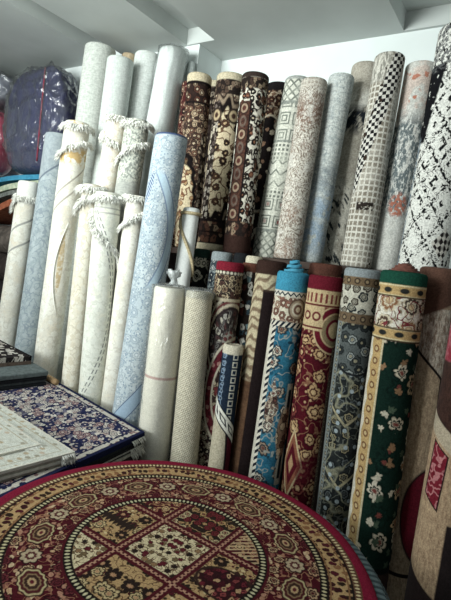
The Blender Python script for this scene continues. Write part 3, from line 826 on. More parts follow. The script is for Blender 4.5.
@pat('L2')
def _(U, V):
    c = ivory(U, V, 63)
    for o in (60, 74): c = mix(lt(fabs(V-o+U*1.0), 1.1, .4), c, (170, 164, 150))
    c = mix(band(V, 26, 42, 3)*gt(noise(U, V, .14, 2, 6), .46, .04), c, (206, 170, 108))
    c = mix(lt(V, 8, 2)*gt(noise(U, V, .2, 2, 9), .52, .04), c, (206, 172, 112))
    e = fsq((U-1)*(U-1)*(1/9)+(V-140)*(V-140)*(1/900)); c = mix(lt(e, 1, .1)*gt(noise(U, V, .25, 2, 4), .4, .1), c, (196, 172, 130)); c = mix(lt(fabs(U+4+(V-140)*(V-140)*.0016), 1.6, .5)*band(V, 100, 200, 8), c, (234, 233, 224))
    return c
@pat('L3')
def _(U, V): return ivory(U, V, 65, (228, 223, 206), (214, 204, 180), .7, (220, 204, 172))
@pat('L4')
def _(U, V):
    c = ivory(U, V, 67, (226, 228, 216), (214, 216, 202), .5, (220, 214, 192))
    for o in (0, 3.6): c = dashes(c, U, V, U+8+o-24*(1-(V-112)*(V-112)*(1/7600)), .6, 6.5, (126, 130, 128))
    c = mix(lt(fabs(V-16), .7, .3)+lt(fabs(V-21), .7, .3), c, (176, 176, 168))
    return c
@pat('L5')
def _(U, V): return ivory(U, V, 69)
@pat('L6')
def _(U, V): return ivory(U, V, 71, (232, 228, 214), (222, 208, 186), .6, (226, 206, 178))
@pat('L7')
def _(U, V):
    c = mix(gt(noise(U, V, .42, 2, 3), .5, .06), (196, 200, 188), (140, 146, 138))
    c = mix(gt(noise(U, V, .5, 2, 13), .58, .05), c, (228, 226, 208))
    return mix(gt(V, 62, 4), c, linen(U, V, (176, 178, 170), (152, 156, 150), 9))

SPEC = [
 # key, label, group, options
 ('U1', 'narrow maroon patterned rug roll mostly hidden at the left end of the shelf row', 'S', {}),
 ('U2', 'dark brown rug roll with cream top edge, leftmost fully seen on the shelf', 'S', dict(end=m_back)),
 ('U3b', 'sliver of taupe rug roll with cream top edge wedged behind two brown medallion rolls', 'S', {}),
 ('U3', 'brown rug roll with large cream medallion and cream top edge on the shelf', 'S', dict(end=m_back)),
 ('U4', 'brown and cream leaf-patterned rug roll with a ringed brown side stripe', 'S', dict(end=m_backdark)),
 ('U5', 'tan floral rug roll with black top edge on the shelf beside the grey lattice roll', 'S', dict(end=m_backdark)),
 ('U6', 'pale grey-green rug roll with diamond lattice ends and red square dots', 'S', {}),
 ('U7', 'cream rug roll with faded rust-brown patches on the shelf', 'S', {}),
 ('U8', 'pale blue-grey distressed rug roll on the shelf', 'S', {}),
 ('U9', 'taupe rug roll with dark smudges behind the chequered roll', 'S', {}),
 ('U10', 'cream dotted rug roll with a diagonal black and white chequered band', 'S', {}),
 ('U11', 'light grey rug roll with slate and salmon pink patches', 'S', {}),
 ('U12', 'big white rug roll with black tribal lattice marks at the shelf end', 'S', {}),
 ('F1', 'slim black and cream floral rug roll with dark green top beside the white corded roll', 'M', {}),
 ('F2', 'slate blue floral rug roll with grey top edge behind the red-topped grey roll', 'M', {}),
 ('M1', 'slim black-topped rug roll peeping out just behind the red-topped grey roll', 'M', {}),
 ('M2', 'slim cream-topped rug roll peeping out behind the dark brown topped roll', 'M', {}),
 ('M3', 'plain reddish-brown rug roll peeping out behind the dark red gold-flowered roll', 'M', dict(end=m_backdark)),
 ('F3', 'grey and maroon medallion rug roll with a red top edge', 'F', dict(end=plain('red_edge', (150, 40, 56)))),
 ('F4', 'slim white and teal floral rug roll with brown top, tan lower down', 'F', {}),
 ('F5', 'dark brown rug roll with tan wavy stripe down its left side', 'F', dict(end=m_backdark)),
 ('F6', 'turquoise floral rug roll with cream border and stepped turquoise spiral top', 'F', dict(end=plain('turquoise_binding', (60, 156, 192), (44, 134, 170), 60), tele=.052)),
 ('F7', 'dark red rug roll with gold flowers and red top edge', 'F', dict(end=plain('dark_red_binding', (128, 26, 42), (104, 20, 34), 60))),
 ('F8', 'slate grey rug roll with cream floral band and pale grey top edge', 'F', dict(end=plain('grey_binding', (150, 160, 162)))),
 ('F9', 'dark green rug roll with gold bordered cream flower band and green top', 'F', dict(end=plain('russet_backing', (128, 72, 58), (98, 54, 44), 60), tele=.03, flap=radians(-84), dirn=1, step=.007)),
 ('F10', 'tan and dark red geometric rug roll with plain brown top', 'F', dict(end=m_backdark)),
 ('F11', 'thick brown and tan patchwork rug roll with red patches at the far right', 'F', dict(end=m_backdark)),
 ('F12', 'short navy rug roll with cream end and chains of little squares', 'F', dict(end=m_back)),
 ('W1', 'cream rug roll wrapped in clear plastic with a twisted tuft on top', 'W', dict(end=m_back)),
 ('W2', 'short beige woven rug roll beside the plastic wrapped cream one', 'W', dict(end=m_back)),
 ('W0', 'thin white rug roll tied with a gold cord below the brown rolls', 'W', {}),
 ('B', 'light blue floral rug roll with darker blue scrollwork', 'L', dict(end=plain('blue_binding', (70, 92, 140)))),
 ('T1', 'tallest pale grey linen rug roll, nearest the bagged navy bundle', 'T', {}),
 ('T2', 'plain pale grey rug roll, second of the tall ones, slightly shorter', 'T', {}),
 ('T2b', 'slim tan roll just showing between the tops of the tall grey rolls', 'T', {}),
 ('T3', 'tall pale grey rug roll standing left of the glossy plastic wrapped white one', 'T', {}),
 ('T4', 'tall white rug roll wrapped in glossy clear plastic', 'T', {}),
 ('T5', 'thin pale grey rug roll squeezed between the plastic wrapped white roll and brown rolls', 'T', {}),
 ('L0', 'ivory rug roll with white fringe wrap standing leftmost in the row', 'L', {}),
 ('L1', 'plain blue-grey rug roll standing below the bagged navy bundle', 'L', {}),
 ('L2', 'ivory rug roll with gold patches and double white fringe', 'L', {}),
 ('L6', 'fluffy ivory and peach rug roll with white fringe behind the shorter ivory rolls', 'L', {}),
 ('L7', 'speckled grey rug roll with a white fringe crossing it diagonally', 'L', {}),
 ('L3', 'slim ivory and beige rug roll with a shaggy white fringe crown', 'L', {}),
 ('L4', 'ivory rug roll with dashed grey curves and a long hanging fringe', 'L', {}),
 ('L5', 'slim plain ivory rug roll with white fringe beside the light blue roll', 'L', {}),
]
GROUPS = {'S': 'rolled rugs on the wall shelf', 'M': 'rolled rugs peeping out behind the front row', 'F': 'rolled rugs standing in the front row',
          'W': 'small wrapped rug rolls', 'T': 'tall pale rolls against the left wall', 'L': 'pale fringed rolls at the left'}
ROLL = {}
for i, (key, label, g, o) in enumerate(SPEC):
    rl = Roll(key); ROLL[key] = rl
    rl.root = empty('rolled_rug', rl.B, label, 'rug roll', GROUPS[g])
    body(rl, rug_mat(key), flap=o.get('flap', pi*.97), step=o.get('step', .005), dirn=o.get('dirn', 1), seed=i)
    spiral_end(rl, o.get('end', m_back), rl.r-.0165-o.get('tele', 0)*.1, tele=o.get('tele', 0), pitch=.0095 if rl.r > .05 else .008, top=.002, depth=.013)

# fringes
def arc(v0, v1=None, a=100, n=9, rl=None):
    v1 = v0 if v1 is None else v1
    return [(-a+2*a*i/n, v0+(v1-v0)*i/n) for i in range(n+1)]
def fr(key, paths, **k):
    rl = ROLL[key]; h = rl.r/rl.k
    fringe(rl, m_fringe, [[(U*h, V) for U, V in p] for p in paths], **k)
fr('L2', [[(-1.9, 3), (-1, 5), (0, 6), (1, 4), (1.9, 3)], [(-1.9, 34), (-1.2, 32), (-.4, 26), (.6, 20), (1.8, 18)]], n=150, seed=1)
fr('L0', [[(-2, 14), (-1, 17), (0, 18), (1, 16), (2, 14)], [(-1.7, 30), (-1.3, 22), (-.9, 18)]], n=110, ln=.024, seed=2)
fr('L3', [[(-2, 2), (-1, 4), (0, 5), (1, 3), (2, 1)], [(-1.9, 26), (-1.2, 20), (-.5, 14), (.4, 12)]], n=170, ln=.036, seed=3)
fr('L4', [[(-1.9, 4), (-.8, 6), (.4, 5), (1.9, 4)], [(-1.7, 18), (-1.25, 28), (-.8, 38), (-.2, 46), (.5, 52), (1.1, 62), (1.4, 74)]], n=170, ln=.028, seed=4)
fr('L5', [[(-1.9, 1), (0, 3), (1.9, 2)], [(-1.5, 34), (-.8, 28), (0, 22), (.8, 17), (1.7, 12)]], n=140, ln=.026, seed=5)
fr('L6', [[(-2, 1), (-.8, 3), (.6, 3), (2, 1)], [(-1.9, 16), (-1.2, 22), (-.4, 27), (.4, 30)]], n=140, ln=.026, seed=6)
fr('L7', [[(-1.9, 3), (0, 5), (1.9, 3)], [(-1.6, 44), (-.9, 36), (-.2, 29), (.7, 24), (1.7, 20)]], n=150, ln=.026, seed=7)

# plastic wraps
def wrap_film(key, mat, v0, v1, gap=.004, tuft=None, seed=0):
    rl = ROLL[key]; rn = random.Random(seed); mb = MB(); ns, nv = 40, 36; rings = []
    for i in range(nv+1):
        v = v0+(v1-v0)*i/nv
        rings.append([mb.vert(rl.pt(2*pi*j/ns, v, rl.r+gap+abs(rn.gauss(0, .0022))*(1+.8*(i < 4)))) for j in range(ns)])
    for a, b in zip(rings, rings[1:]):
        for j in range(ns): mb.face((a[j], a[(j+1) % ns], b[(j+1) % ns], b[j]))
    # gathered over the top
    last = rings[0]
    for rr, vv in ((.75, -.008), (.4, -.011), (.12, -.012)):
        cur = [mb.vert(rl.pt(2*pi*j/ns, v0+vv+rn.uniform(-.002, .002), rl.r*rr)) for j in range(ns)]
        for j in range(ns): mb.face((last[j], cur[j], cur[(j+1) % ns], last[(j+1) % ns]))
        last = cur
    mb.face(last)
    return mb.build('plastic_wrap', mat, rl.root)
m_film = film('clear_plastic_film', haze=.10, amount=.22)
m_film2 = film('glossy_plastic_film', haze=.10, amount=.22, crinkle=9)
wrap_film('W1', m_film, -.004, ROLL['W1'].L*.98, seed=3)
wrap_film('T4', m_film2, -.004, ROLL['T4'].L*.98, seed=4)
wrap_film('W2', m_film2, -.003, .03, gap=.002, seed=5)
# twisted tuft of film on top of the wrapped roll
rl = ROLL['W1']; mb = MB(); rn = random.Random(2); c0 = rl.px(3, -2)-rl.n*rl.r
prev = None; ns = 18
for i, (h, rr) in enumerate(((0, .030), (.012, .018), (.022, .011), (.03, .012), (.045, .024), (.062, .030), (.072, .022))):
    cen = rl.ax + rl.t*(.012-.10*h) + Vector((0, 0, .008+h))
    ring = [mb.vert(cen+Vector((cos(2*pi*j/ns), sin(2*pi*j/ns), 0))*rr*(1+.35*sin(j*2.6+i*1.3))+Vector((0, 0, rn.uniform(-.006, .006)))) for j in range(ns)]
    if prev:
        for j in range(ns): mb.face((prev[j], prev[(j+1) % ns], ring[(j+1) % ns], ring[j]))
    prev = ring
mb.build('plastic_tuft', film('twisted_plastic', haze=.5, amount=.5, crinkle=30), rl.root)
# gold cord spiralled round the thin white roll
rl = ROLL['W0']; h = rl.r/rl.k; mb = MB()
mb.tube([rl.px(h*(-pi+2*pi*i/30), 6, .002) for i in range(31)], .0085, 7)
mb.tube([rl.px(h*(-2.2+3.9*i/24), 6+62*max(0, (i/24))**1.15, .002) for i in range(25)], .008, 7)
mb.build('gold_cord', plain('gold_cord', (206, 188, 144), (172, 150, 106), 150), rl.root)
# free curved edge flap on the gold-patched ivory roll
rl = ROLL['L2']; h = rl.r/rl.k; mb = MB()
mb.tube([rl.px(h*(.28-.62*sin(pi*i/20)), 100+95*i/20, .0015) for i in range(21)], [.0015+.0035*sin(pi*i/20) for i in range(21)], 6)
mb.build('rug_edge', m_fringe, rl.root)

# ------------------------------------------------------------------ shelf behind
m_wood = plain('shelf_board', (74, 56, 48), (60, 46, 40), 8, .7)
sh = empty('wall_shelf', (-.8, 2.33, 0), 'wooden board shelf along the alcove wall holding the upper rug rolls', 'shelf')
mb = MB(); mb.box(-1.885, .30, 2.06, 2.62, 1.515, 1.547); mb.build('board', m_wood, sh, False, (-.8, 2.33, 0))
for x in (-1.86, -.85, .24):
    mb = MB(); mb.box(x-.02, x+.02, 2.12, 2.60, 0, 1.515); mb.build('upright', m_wood, sh, False, (-.8, 2.33, 0))

# ------------------------------------------------------------------ flat rugs
def rug_slab(name, poly, z0, z1, mat, parent=None, sides=None, bow=0.0, nseg=14, rnd=.004, wav=0.0):
    """flat rug from a quad (far-left, far-right, near-right, near-left); UV in metres along the far and right edges"""
    a, b, c, d = [Vector((*p, 0)) for p in poly]; mb = MB(); n = nseg
    W = (b-a).length; H = (c-b).length
    def P(u, v, z):
        p = (a*(1-u)+b*u)*(1-v)+(d*(1-u)+c*u)*v
        dz = wav*sin(u*7+v*5)*.5 - bow*(max(0, u-.8)/.2)**2
        return (p.x, p.y, z+dz)
    g = {}
    for lay, z in ((0, z1), (1, z0)):
        for i in range(n+1):
            for j in range(n+1): g[lay, i, j] = mb.vert(P(i/n, j/n, z))
    for i in range(n):
        for j in range(n):
            uv = lambda i, j: (i/n*W, j/n*H)
            mb.face((g[0, i, j], g[0, i, j+1], g[0, i+1, j+1], g[0, i+1, j]), (uv(i, j), uv(i, j+1), uv(i+1, j+1), uv(i+1, j)))
            mb.face((g[1, i, j], g[1, i+1, j], g[1, i+1, j+1], g[1, i, j+1]), tuple([(0, 0)]*4))
    for i in range(n):
        for (p, q) in (((i, 0), (i+1, 0)), ((i+1, n), (i, n)), ((0, i+1), (0, i)), ((n, i), (n, i+1))):
            mb.face((g[0, p[0], p[1]], g[0, q[0], q[1]], g[1, q[0], q[1]], g[1, p[0], p[1]]), tuple([(W*p[0]/n, H*p[1]/n), (W*q[0]/n, H*q[1]/n)]*2))
    return mb, (W, H)
def edge_fringe(p0, p1, z, out, n, ln, mat, parent, off, seed=0, w=.0018):
    mb = MB(); rn = random.Random(seed); p0 = Vector((*p0, z)); p1 = Vector((*p1, z)); out = Vector((*out, 0))
    for i in range(n):
        p = p0.lerp(p1, (i+rn.random())/n)
        strand(mb, p-Vector(off), out*rn.uniform(.5, 1)+Vector((rn.uniform(-.3, .3), rn.uniform(-.3, .3), -rn.uniform(.2, .9))), ln*rn.uniform(.6, 1.2), w, rn)
    return mb.build('fringe', mat, parent, fix=False)

# navy stack (measured axes of the pile: e1 runs along its far edge to the left, e2 comes towards the shop)
C0 = Vector((-1.305, 1.507)); e1 = Vector((-.985, .19)).normalized(); e2 = Vector((.13, -1.0)).normalized()
def quad(c, w, l, dx=0, dy=0):
    c = c+e1*dx+e2*dy
    return [tuple(c+e1*w), tuple(c), tuple(c+e2*l), tuple(c+e1*w+e2*l)]
def pers_flat(name, K, border, field, cols, leaf, bw, W, H, line=None):
    m = start(name); U, V = uvs(K); Wp, Hp = W/K, H/K
    d = fmin(fmin(U, Wp-U), fmin(V, Hp-V))
    c = dense(U, V, leaf, 7.5, 4, border, .53)
    c = flowers(U, V, c, cols, 15, 3, border, (206, 186, 176), .36, 7, .8, .3)
    c = mix(lt(d, bw*2.6, .5), c, flowers(U, V, (206, 198, 186), [border, (150, 110, 110), (206, 198, 186)], 8, 5, None, None, .36))
    ce = fsq((d-bw*2.6)*(d-bw*2.6))
    c = mix(lt(ce, 1.2, .5), c, border)
    c = mix(lt(d, bw, .5), c, border)
    return pile(m, c, U, V)
W_, H_ = 1.35, .86
navy_m = pers_flat('navy_persian', .0031, (34, 40, 82), (206, 198, 186), [(216, 206, 194), (46, 52, 100), (178, 136, 132), (46, 52, 100)], [(44, 50, 96), (224, 216, 204), (190, 160, 154), (216, 206, 196), (120, 116, 140), (206, 190, 180)], 6, W_, H_)
# each rug of the pile is a thing of its own; z is listed top downwards
pile_rugs = [
 ('navy bordered rug with dense cream and pink floral field on top of the left pile', 0, 0, .706, .73, navy_m, 'rug'),
 ('dark teal-black rug directly under the navy floral one', .006, .004, .689, .7055, plain('teal_black_edge', (36, 46, 52), (28, 34, 40), 60), 'rug'),
 ('black rug third from the top of the left pile', .0, .0, .679, .6885, plain('blackish_edge', (30, 32, 38), (24, 26, 30), 60), 'rug'),
 ('thin pale grey rug edge under the black one in the left pile', .004, .002, .669, .6785, plain('pale_grey_edge', (190, 192, 182), (160, 162, 154), 60), 'rug'),
 ('dark grey rug between two pale ones in the left pile', .006, .006, .661, .6685, plain('dark_grey_edge', (60, 64, 66), (46, 50, 52), 60), 'rug'),
 ('pale grey fringed rug low in the left pile', .0, .0, .649, .6605, plain('grey_fringe_edge', (196, 194, 182), (160, 158, 148), 60), 'rug'),
 ('charcoal rug at the bottom of the left pile', .004, .0, .61, .6485, plain('charcoal_edge', (52, 52, 54), (40, 40, 44), 60), 'rug'),
]
for i, (lab, dx, dy, z0, z1, mt, cat) in enumerate(pile_rugs):
    q = quad(C0, W_, H_, dx, dy); off = (q[1][0], q[1][1], z0)
    mb, _ = rug_slab('flat_rug', q, z0, z1, mt, wav=.0)
    o = mb.build('flat_rug', mt, None, False, off); o.location = off
    tag(o, lab, 'rug', 'flat rugs piled at the left')
    if i in (0, 3, 5):
        edge_fringe(q[1], tuple(Vector(q[1])+e2*.09), z0+.006, (.9, .2), 26, .03, m_fringe, o, off, i)
# low stands carrying the piles
def stand(cx, cy, w, d, h, label):
    s = empty('display_stand', (cx, cy, 0), label, 'stand')
    mb = MB(); mb.box(-w/2, w/2, -d/2, d/2, h-.03, h); mb.build('top', m_wood, s, False)
    for sx in (-1, 1):
        for sy in (-1, 1):
            mb = MB(); x, y = sx*(w/2-.05), sy*(d/2-.05); mb.box(x-.025, x+.025, y-.025, y+.025, 0, h-.03); mb.build('leg', m_wood, s, False)
    return s
s = stand(0, 0, 1.25, .8, .608, 'low wooden stand under the pile of flat rugs')
cc = C0+e1*(W_/2)+e2*(H_/2); s.location = (cc.x, cc.y, 0); s.rotation_euler.z = atan2(-e1.y, -e1.x)

# white fringed rugs on the navy one
def white_mat(name, K, W, H, seed):
    m = start(name); U, V = uvs(K); d = fmin(fmin(U, W/K-U), fmin(V, H/K-V))
    c = mix(gt(noise(U, V, .12, 2, seed), .52, .06)*.5, (216, 218, 208), (198, 196, 180))
    dd, r1, r2, _ = voro(U*(1/17), V*(1/12), seed, .7)
    c = mix(lt(dd, .26, .08)*gt(r1, .35), c, ramp(r2, [(190, 170, 138), (168, 160, 140), (206, 184, 160)]))
    c = mix(lt(fabs(d-13), 1.0, .5), c, (188, 178, 154)); c = mix(lt(d, 4, .5), c, (222, 218, 204))
    return pile(m, c, U, V)
wl = [('ivory rug with faint beige motifs on top of the navy floral rug', .7605, .770, 0, 'A'), ('second ivory rug in the small white pile', .7505, .760, .004, None),
      ('third ivory rug in the small white pile', .7405, .750, 0, None), ('lowest ivory rug of the small white pile', .7305, .740, .005, None)]
WC = Vector((-1.262, 1.098)); w1 = Vector((-.99, .12)).normalized(); w2 = Vector((-.10, -1.0)).normalized()
m_white = white_mat('ivory_rug', .0026, .75, .40, 5)
m_ivory = plain('ivory_edge', (214, 212, 198), (190, 186, 172), 70)
m_ivory2 = plain('beige_edge', (164, 158, 142), (138, 132, 118), 70)
for i, (lab, z0, z1, dx, _) in enumerate(wl):
    c = WC+w1*dx; q = [tuple(c+w1*.75), tuple(c), tuple(c+w2*.40), tuple(c+w1*.75+w2*.40)]
    off = (q[1][0], q[1][1], z0); mb, _x = rug_slab('flat_rug', q, z0, z1, None)
    o = mb.build('flat_rug', m_white if i == 0 else (m_ivory2 if i % 2 else m_ivory), None, False, off); o.location = off
    tag(o, lab, 'rug', 'ivory rugs piled on the navy rug')
    edge_fringe(q[1], tuple(Vector(q[1])+w2*.05), z0+.005, (.9, .1), 22, .022, m_fringe, o, off, 40+i)
# a smaller ivory rug lying on that pile, with a fringed corner
c = WC+w1*.10+w2*.075; q = [tuple(c+w1*.6), tuple(c), tuple(c+w2*.31), tuple(c+w1*.6+w2*.31)]
off = (q[1][0], q[1][1], .7705); mb, _x = rug_slab('flat_rug', q, .7705, .7785, None)
o = mb.build('flat_rug', white_mat('ivory_rug_small', .0026, .6, .31, 9), None, False, off); o.location = off
tag(o, 'smaller ivory rug with fringed corner lying topmost on the white pile', 'rug', 'ivory rugs piled on the navy rug')
edge_fringe(q[1], tuple(Vector(q[1])+w2*.06), .775, (.8, .1), 60, .04, m_fringe, o, off, 50)

# dark folded rugs at the back of the pile
def bw_mat():
    m = start('black_white_rug'); U, V = uvs(.0034)
    c = flowers(U, V, (46, 40, 42), [(214, 206, 198), (196, 186, 176), (46, 40, 42)], 11, 4, None, None, .4, 4, .9, .35)
    d = fmin(U, V); c = mix(lt(d, 4, .5), c, (30, 28, 32))
    return pile(m, c, U, V)
bk = [('black rug lying directly on the far corner of the navy floral rug', .7305, .748, plain('black_fold', (30, 34, 40), (22, 25, 30), 60), 0),
      ('slate grey folded rug second up at the back of the left pile', .7485, .764, plain('slate_fold', (84, 92, 96), (66, 72, 76), 60), .01),
      ('black folded rug third up at the back of the left pile', .7645, .786, plain('black_fold_b', (34, 36, 42), (24, 26, 32), 60), .0),
      ('grey-green folded rug topmost of the dark stack at the back', .7865, .812, plain('grey_green_fold', (98, 110, 112), (78, 88, 90), 60), -.008)]
BC = Vector((-2.085, 1.575)); b1 = Vector((-1, .17)).normalized(); b2 = Vector((-.12, -1)).normalized()
for i, (lab, z0, z1, mt, dx) in enumerate(bk):
    c = BC+b1*dx; q = [tuple(c+b1*.6), tuple(c), tuple(c+b2*.27), tuple(c+b1*.6+b2*.27)]
    off = (q[1][0], q[1][1], z0); mb, _x = rug_slab('flat_rug', q, z0, z1, mt, bow=.004)
    o = mb.build('flat_rug', mt, None, False, off); o.location = off
    o.modifiers.new('soft', 'BEVEL').width = .004
    tag(o, lab, 'rug', 'dark folded rugs at the back of the left pile')
for j, (z0, z1, lab) in enumerate(((.8125, .832, 'brown-edged rug under the black and white patterned one at far left'), (.8325, .858, 'black and white patterned rug topmost on the small far left stack'))):
    c = BC+b1*.14+b2*.03; q = [tuple(c+b1*.45), tuple(c), tuple(c+b2*.22), tuple(c+b1*.45+b2*.22)]
    off = (q[1][0], q[1][1], z0); mb, _x = rug_slab('flat_rug', q, z0, z1, None)
    o = mb.build('flat_rug', bw_mat() if j else plain('brown_stack_edge', (112, 92, 80), (84, 68, 60), 60), None, False, off); o.location = off
    tag(o, lab, 'rug', 'dark folded rugs at the back of the left pile')
# cardboard tube end beside the dark stack
mb = MB(); mb.tube([(0, 0, 0), (-.30, .055, 0)], .016, 20); mb.tube([(.001, 0, 0), (-.05, .009, 0)], .009, 16)
o = mb.build('cardboard_tube', m_core); o.location = (-2.055, 1.612, .7468); tag(o, 'brown cardboard tube end poking out beside the dark folded rugs', 'tube')

# ------------------------------------------------------------------ round rugs in front
RC = Vector((-.685, .932)); RR = .525
def round_rug(name, r, z0, z1, mat, rim=.006, wave=0.0, seed=0):
    mb = MB(); ns = 128; rn = random.Random(seed)
    prof = [(0, z1), (.25, z1), (.5, z1), (.75, z1), (.9, z1), (.96, z1+.002), (.985, z1+.0015), (.997, z1-rim*.5), (1.0, (z0+z1)/2), (.995, z0), (.5, z0)]
    rings = []
    for f, z in prof:
        if f == 0: rings.append([mb.vert((0, 0, z))]); continue
        rings.append([mb.vert((r*f*cos(2*pi*j/ns)*(1+.006*sin(j*.3+seed)*f), r*f*sin(2*pi*j/ns)*(1+.005*sin(j*.4)*f), z+wave*f*f*sin(6*pi*j/ns+seed)*(f > .8))) for j in range(ns)])
    for j in range(ns): mb.face((rings[0][0], rings[1][j], rings[1][(j+1) % ns]))
    for a, b in zip(rings[1:], rings[2:]):
        for j in range(ns): mb.face((a[j], b[j], b[(j+1) % ns], a[(j+1) % ns]))
    mb.face(rings[-1])
    return mb.build(name, mat)
def round_mat():
    m = start('round_persian'); x, y, z = objxyz()
    K = RR/207.0                                     # one photo pixel at the rug's widest
    U = x*(1/K); V = y*(1/K); r = fsq(U*U+V*V); a = fatan(V, U)
    red, maroon, gold, cream, ink = (150, 24, 54), (92, 24, 34), (196, 154, 98), (222, 202, 156), (38, 30, 28)
    # inner grid of panels
    s = 73.0
    gu = U+s/2; gv = V+s/2; fu = fmod(gu, s); fv = fmod(gv, s)
    ed = fmin(fmin(fu, s-fu), fmin(fv, s-fv))
    iu = floor_(gu*(1/s)); iv = floor_(gv*(1/s)); par = fmod(iu+iv, 2)
    corner = fabs(iu*iv)
    Um, Vm = fabs(U+.0), V
    pc = vines(Um, V, cream, (110, 76, 52), 7, 8, .025)
    pc = flowers(Um, V, pc, [(104, 30, 40), (48, 36, 32), (150, 110, 72), (120, 96, 62)], 9, 3, (90, 62, 46), None, .30, 6, .9, .3)
    pg = vines(Um, V, gold, (110, 70, 46), 8, 9, .025)
    dg, q1, q2, _p = voro(Um*(1/6.5)+noise(U, V, .2, 1, 3), V*(1/5.0), 6.1, 1.0)
    pg = mix(lt(dg, .30, .05)*gt(q1, .45), pg, ramp(q2, [(60, 46, 34), (120, 84, 50), (96, 34, 40), (222, 196, 140)]))
    pg = flowers(Um, V, pg, [(48, 36, 32), (104, 30, 42), (96, 28, 40), (206, 178, 122)], 19, 5, (52, 36, 30), (196, 140, 96), .33, 7, .8, .35)
    pm = persian(Um, V, maroon, [(206, 160, 110), (60, 40, 34), (180, 110, 80)], 12, 6, ink, (206, 176, 120), (190, 140, 92))
    pk = persian(Um, V, (52, 40, 34), [(196, 150, 92), (206, 180, 130), (130, 40, 46)], 12, 7, ink, (120, 40, 44), (186, 140, 88))
    e_ = fsq((U-s)*(U-s)*(1/900)+(V+4)*(V+4)*(1/420))
    pz = mix(lt(e_, 1, .05), pg, dense(U, V, [(150, 60, 60), (120, 34, 46), (196, 150, 104), (84, 26, 36)], 6, 7, (60, 26, 30)))
    pz = mix(lt(fabs(e_-1), .06, .03), pz, (60, 40, 34))
    H2 = s/2
    north = gt(V, H2, .2); south = lt(V, -H2, .2); west = lt(U, -H2, .2); east = gt(U, H2, .2)
    midu = lt(fabs(U), H2, .2); midv = lt(fabs(V), H2, .2)
    comb = lt(fabs(V)*1.0-6*fabs(fsin(U*.55)), 3.0, .6)*lt(fabs(U+s), 24, 1)
    inner = over(pg, (midu*midv, pc), (north*midu, pk), (east*midv, pz), (west*midv*comb, (54, 40, 34)), (north*west, pm), (south*west, pc),
                 (north*east, mix(gt(fsin((U-V)*.8), .3, .2), pm, (206, 170, 124))))
    dn = gt(fsin((fmod(U+V, 7)-3.5)*.9), .1, .3)
    inner = mix(lt(ed, 5.5, .5), inner, maroon)
    inner = mix(lt(ed, 1.8, .5)*gt(fsin(U*1.1)*fsin(V*1.1)+.4, .2, .2), inner, (196, 140, 110))
    # maroon main border with cartouches and flowers, laid out in polar cells
    T = a*130.0
    dl, l1, l2, _q = voro(T*(1/7.5)+noise(U, V, .16, 1, 5)*1.2, r*(1/6.0), 2.1, 1.0)
    bm_ = mix(lt(dl, .40, .05)*gt(l1, .38), mix(gt(noise(U, V, .1, 2, 3), .5, .1), maroon, (86, 22, 32)), ramp(l2, [(206, 160, 116), (186, 128, 100), (150, 84, 72), (214, 180, 136)]))
    bm_ = vines(T, r, bm_, (176, 116, 82), 9, 12, .02)
    bm_ = flowers(T, r, bm_, [(206, 166, 120), (120, 44, 50), (200, 150, 110)], 21, 11, (56, 20, 26), (96, 30, 38), .24, 7, .7, .35)
    t12 = (frac(a*(11/(2*pi)))-.5)*(2*pi/11)*130; ce = fsq(t12*t12*.42+(r-130)*(r-130))*(1+.05*fsin(fatan(r-130, t12)*10))
    for q, cc in ((12.6, (64, 30, 30)), (11.4, (196, 176, 122)), (9.9, (92, 34, 38)), (7.4, (150, 116, 78)), (6.2, (70, 44, 36)), (3.6, (200, 160, 110)), (1.8, (110, 34, 42))): bm_ = mix(lt(ce, q, .5), bm_, cc)
    tf = (frac(a*(11/(2*pi))+.5)-.5)*(2*pi/11)*130; an = fatan(r-130, tf); cf = fsq(tf*tf*.8+(r-130)*(r-130))*(1-.22*fabs(fsin(an*4)))
    for q, cc in ((9.2, (56, 22, 28)), (7.6, (190, 166, 130)), (4.4, (100, 40, 44)), (2.2, (206, 186, 146))): bm_ = mix(lt(cf, q, .5), bm_, cc)
    bead = lambda c1, c2, n, r0, hw: mix(lt(fsq((fsin(a*n)*hw*1.0)*(fsin(a*n)*hw*1.0)+(r-r0)*(r-r0)), hw*.78, .5), c2, c1)
    Tg = a*172.0
    dq, k1, k2, _r = voro(Tg*(1/8.0)+noise(U, V, .2, 1, 9)*.9, (r-172)*(1/11.0), 3.3, .55)
    g = mix(lt(dq, .40, .05), gold, ramp(k1, [(70, 30, 32), (96, 30, 40), (56, 38, 30), (150, 96, 58)]))
    g = mix(lt(fabs(fabs(r-172)-8.6), .8, .4), g, (150, 100, 60))
    c = inner
    c = mix(gt(r, 93, .5), c, bead((206, 196, 150), ink, 62, 97.5, 3.3))
    c = mix(gt(r, 101.5, .5), c, maroon); c = mix(gt(r, 104, .5), c, bm_)
    c = mix(gt(r, 153, .5), c, bead((206, 190, 140), ink, 98, 157.2, 3.1))
    c = mix(gt(r, 162, .5), c, g)
    c = mix(gt(r, 183.5, .4), c, ink)
    c = mix(gt(r, 185.5, .4), c, bead((222, 200, 144), (110, 70, 50), 120, 189, 3.0))
    c = mix(gt(r, 193, .5), c, red)
    return pile(m, c, U, V, bump=.0012)
o = round_rug('round_rug', RR, .738, .75, round_mat()); o.location = (RC.x, RC.y, 0)
tag(o, 'round dark red and gold panelled rug with bright red rim, lying in front', 'rug')
def ribbed(name, c1, c2, n):
    m = start(name); x, y, z = objxyz(); a = fatan(y, x)
    f = gt(fsin(a*n+fsq(x*x+y*y)*60), .1, .3)
    return finish(m, mix(f, c1, c2), .95, f, .001)
o = round_rug('round_rug', .548, .7245, .7375, ribbed('teal_fringed', (96, 116, 120), (56, 72, 78), 150), seed=2); o.location = (RC.x+.018, RC.y-.012, 0)
tag(o, 'teal grey round rug showing a ribbed edge under the red round rug', 'rug')
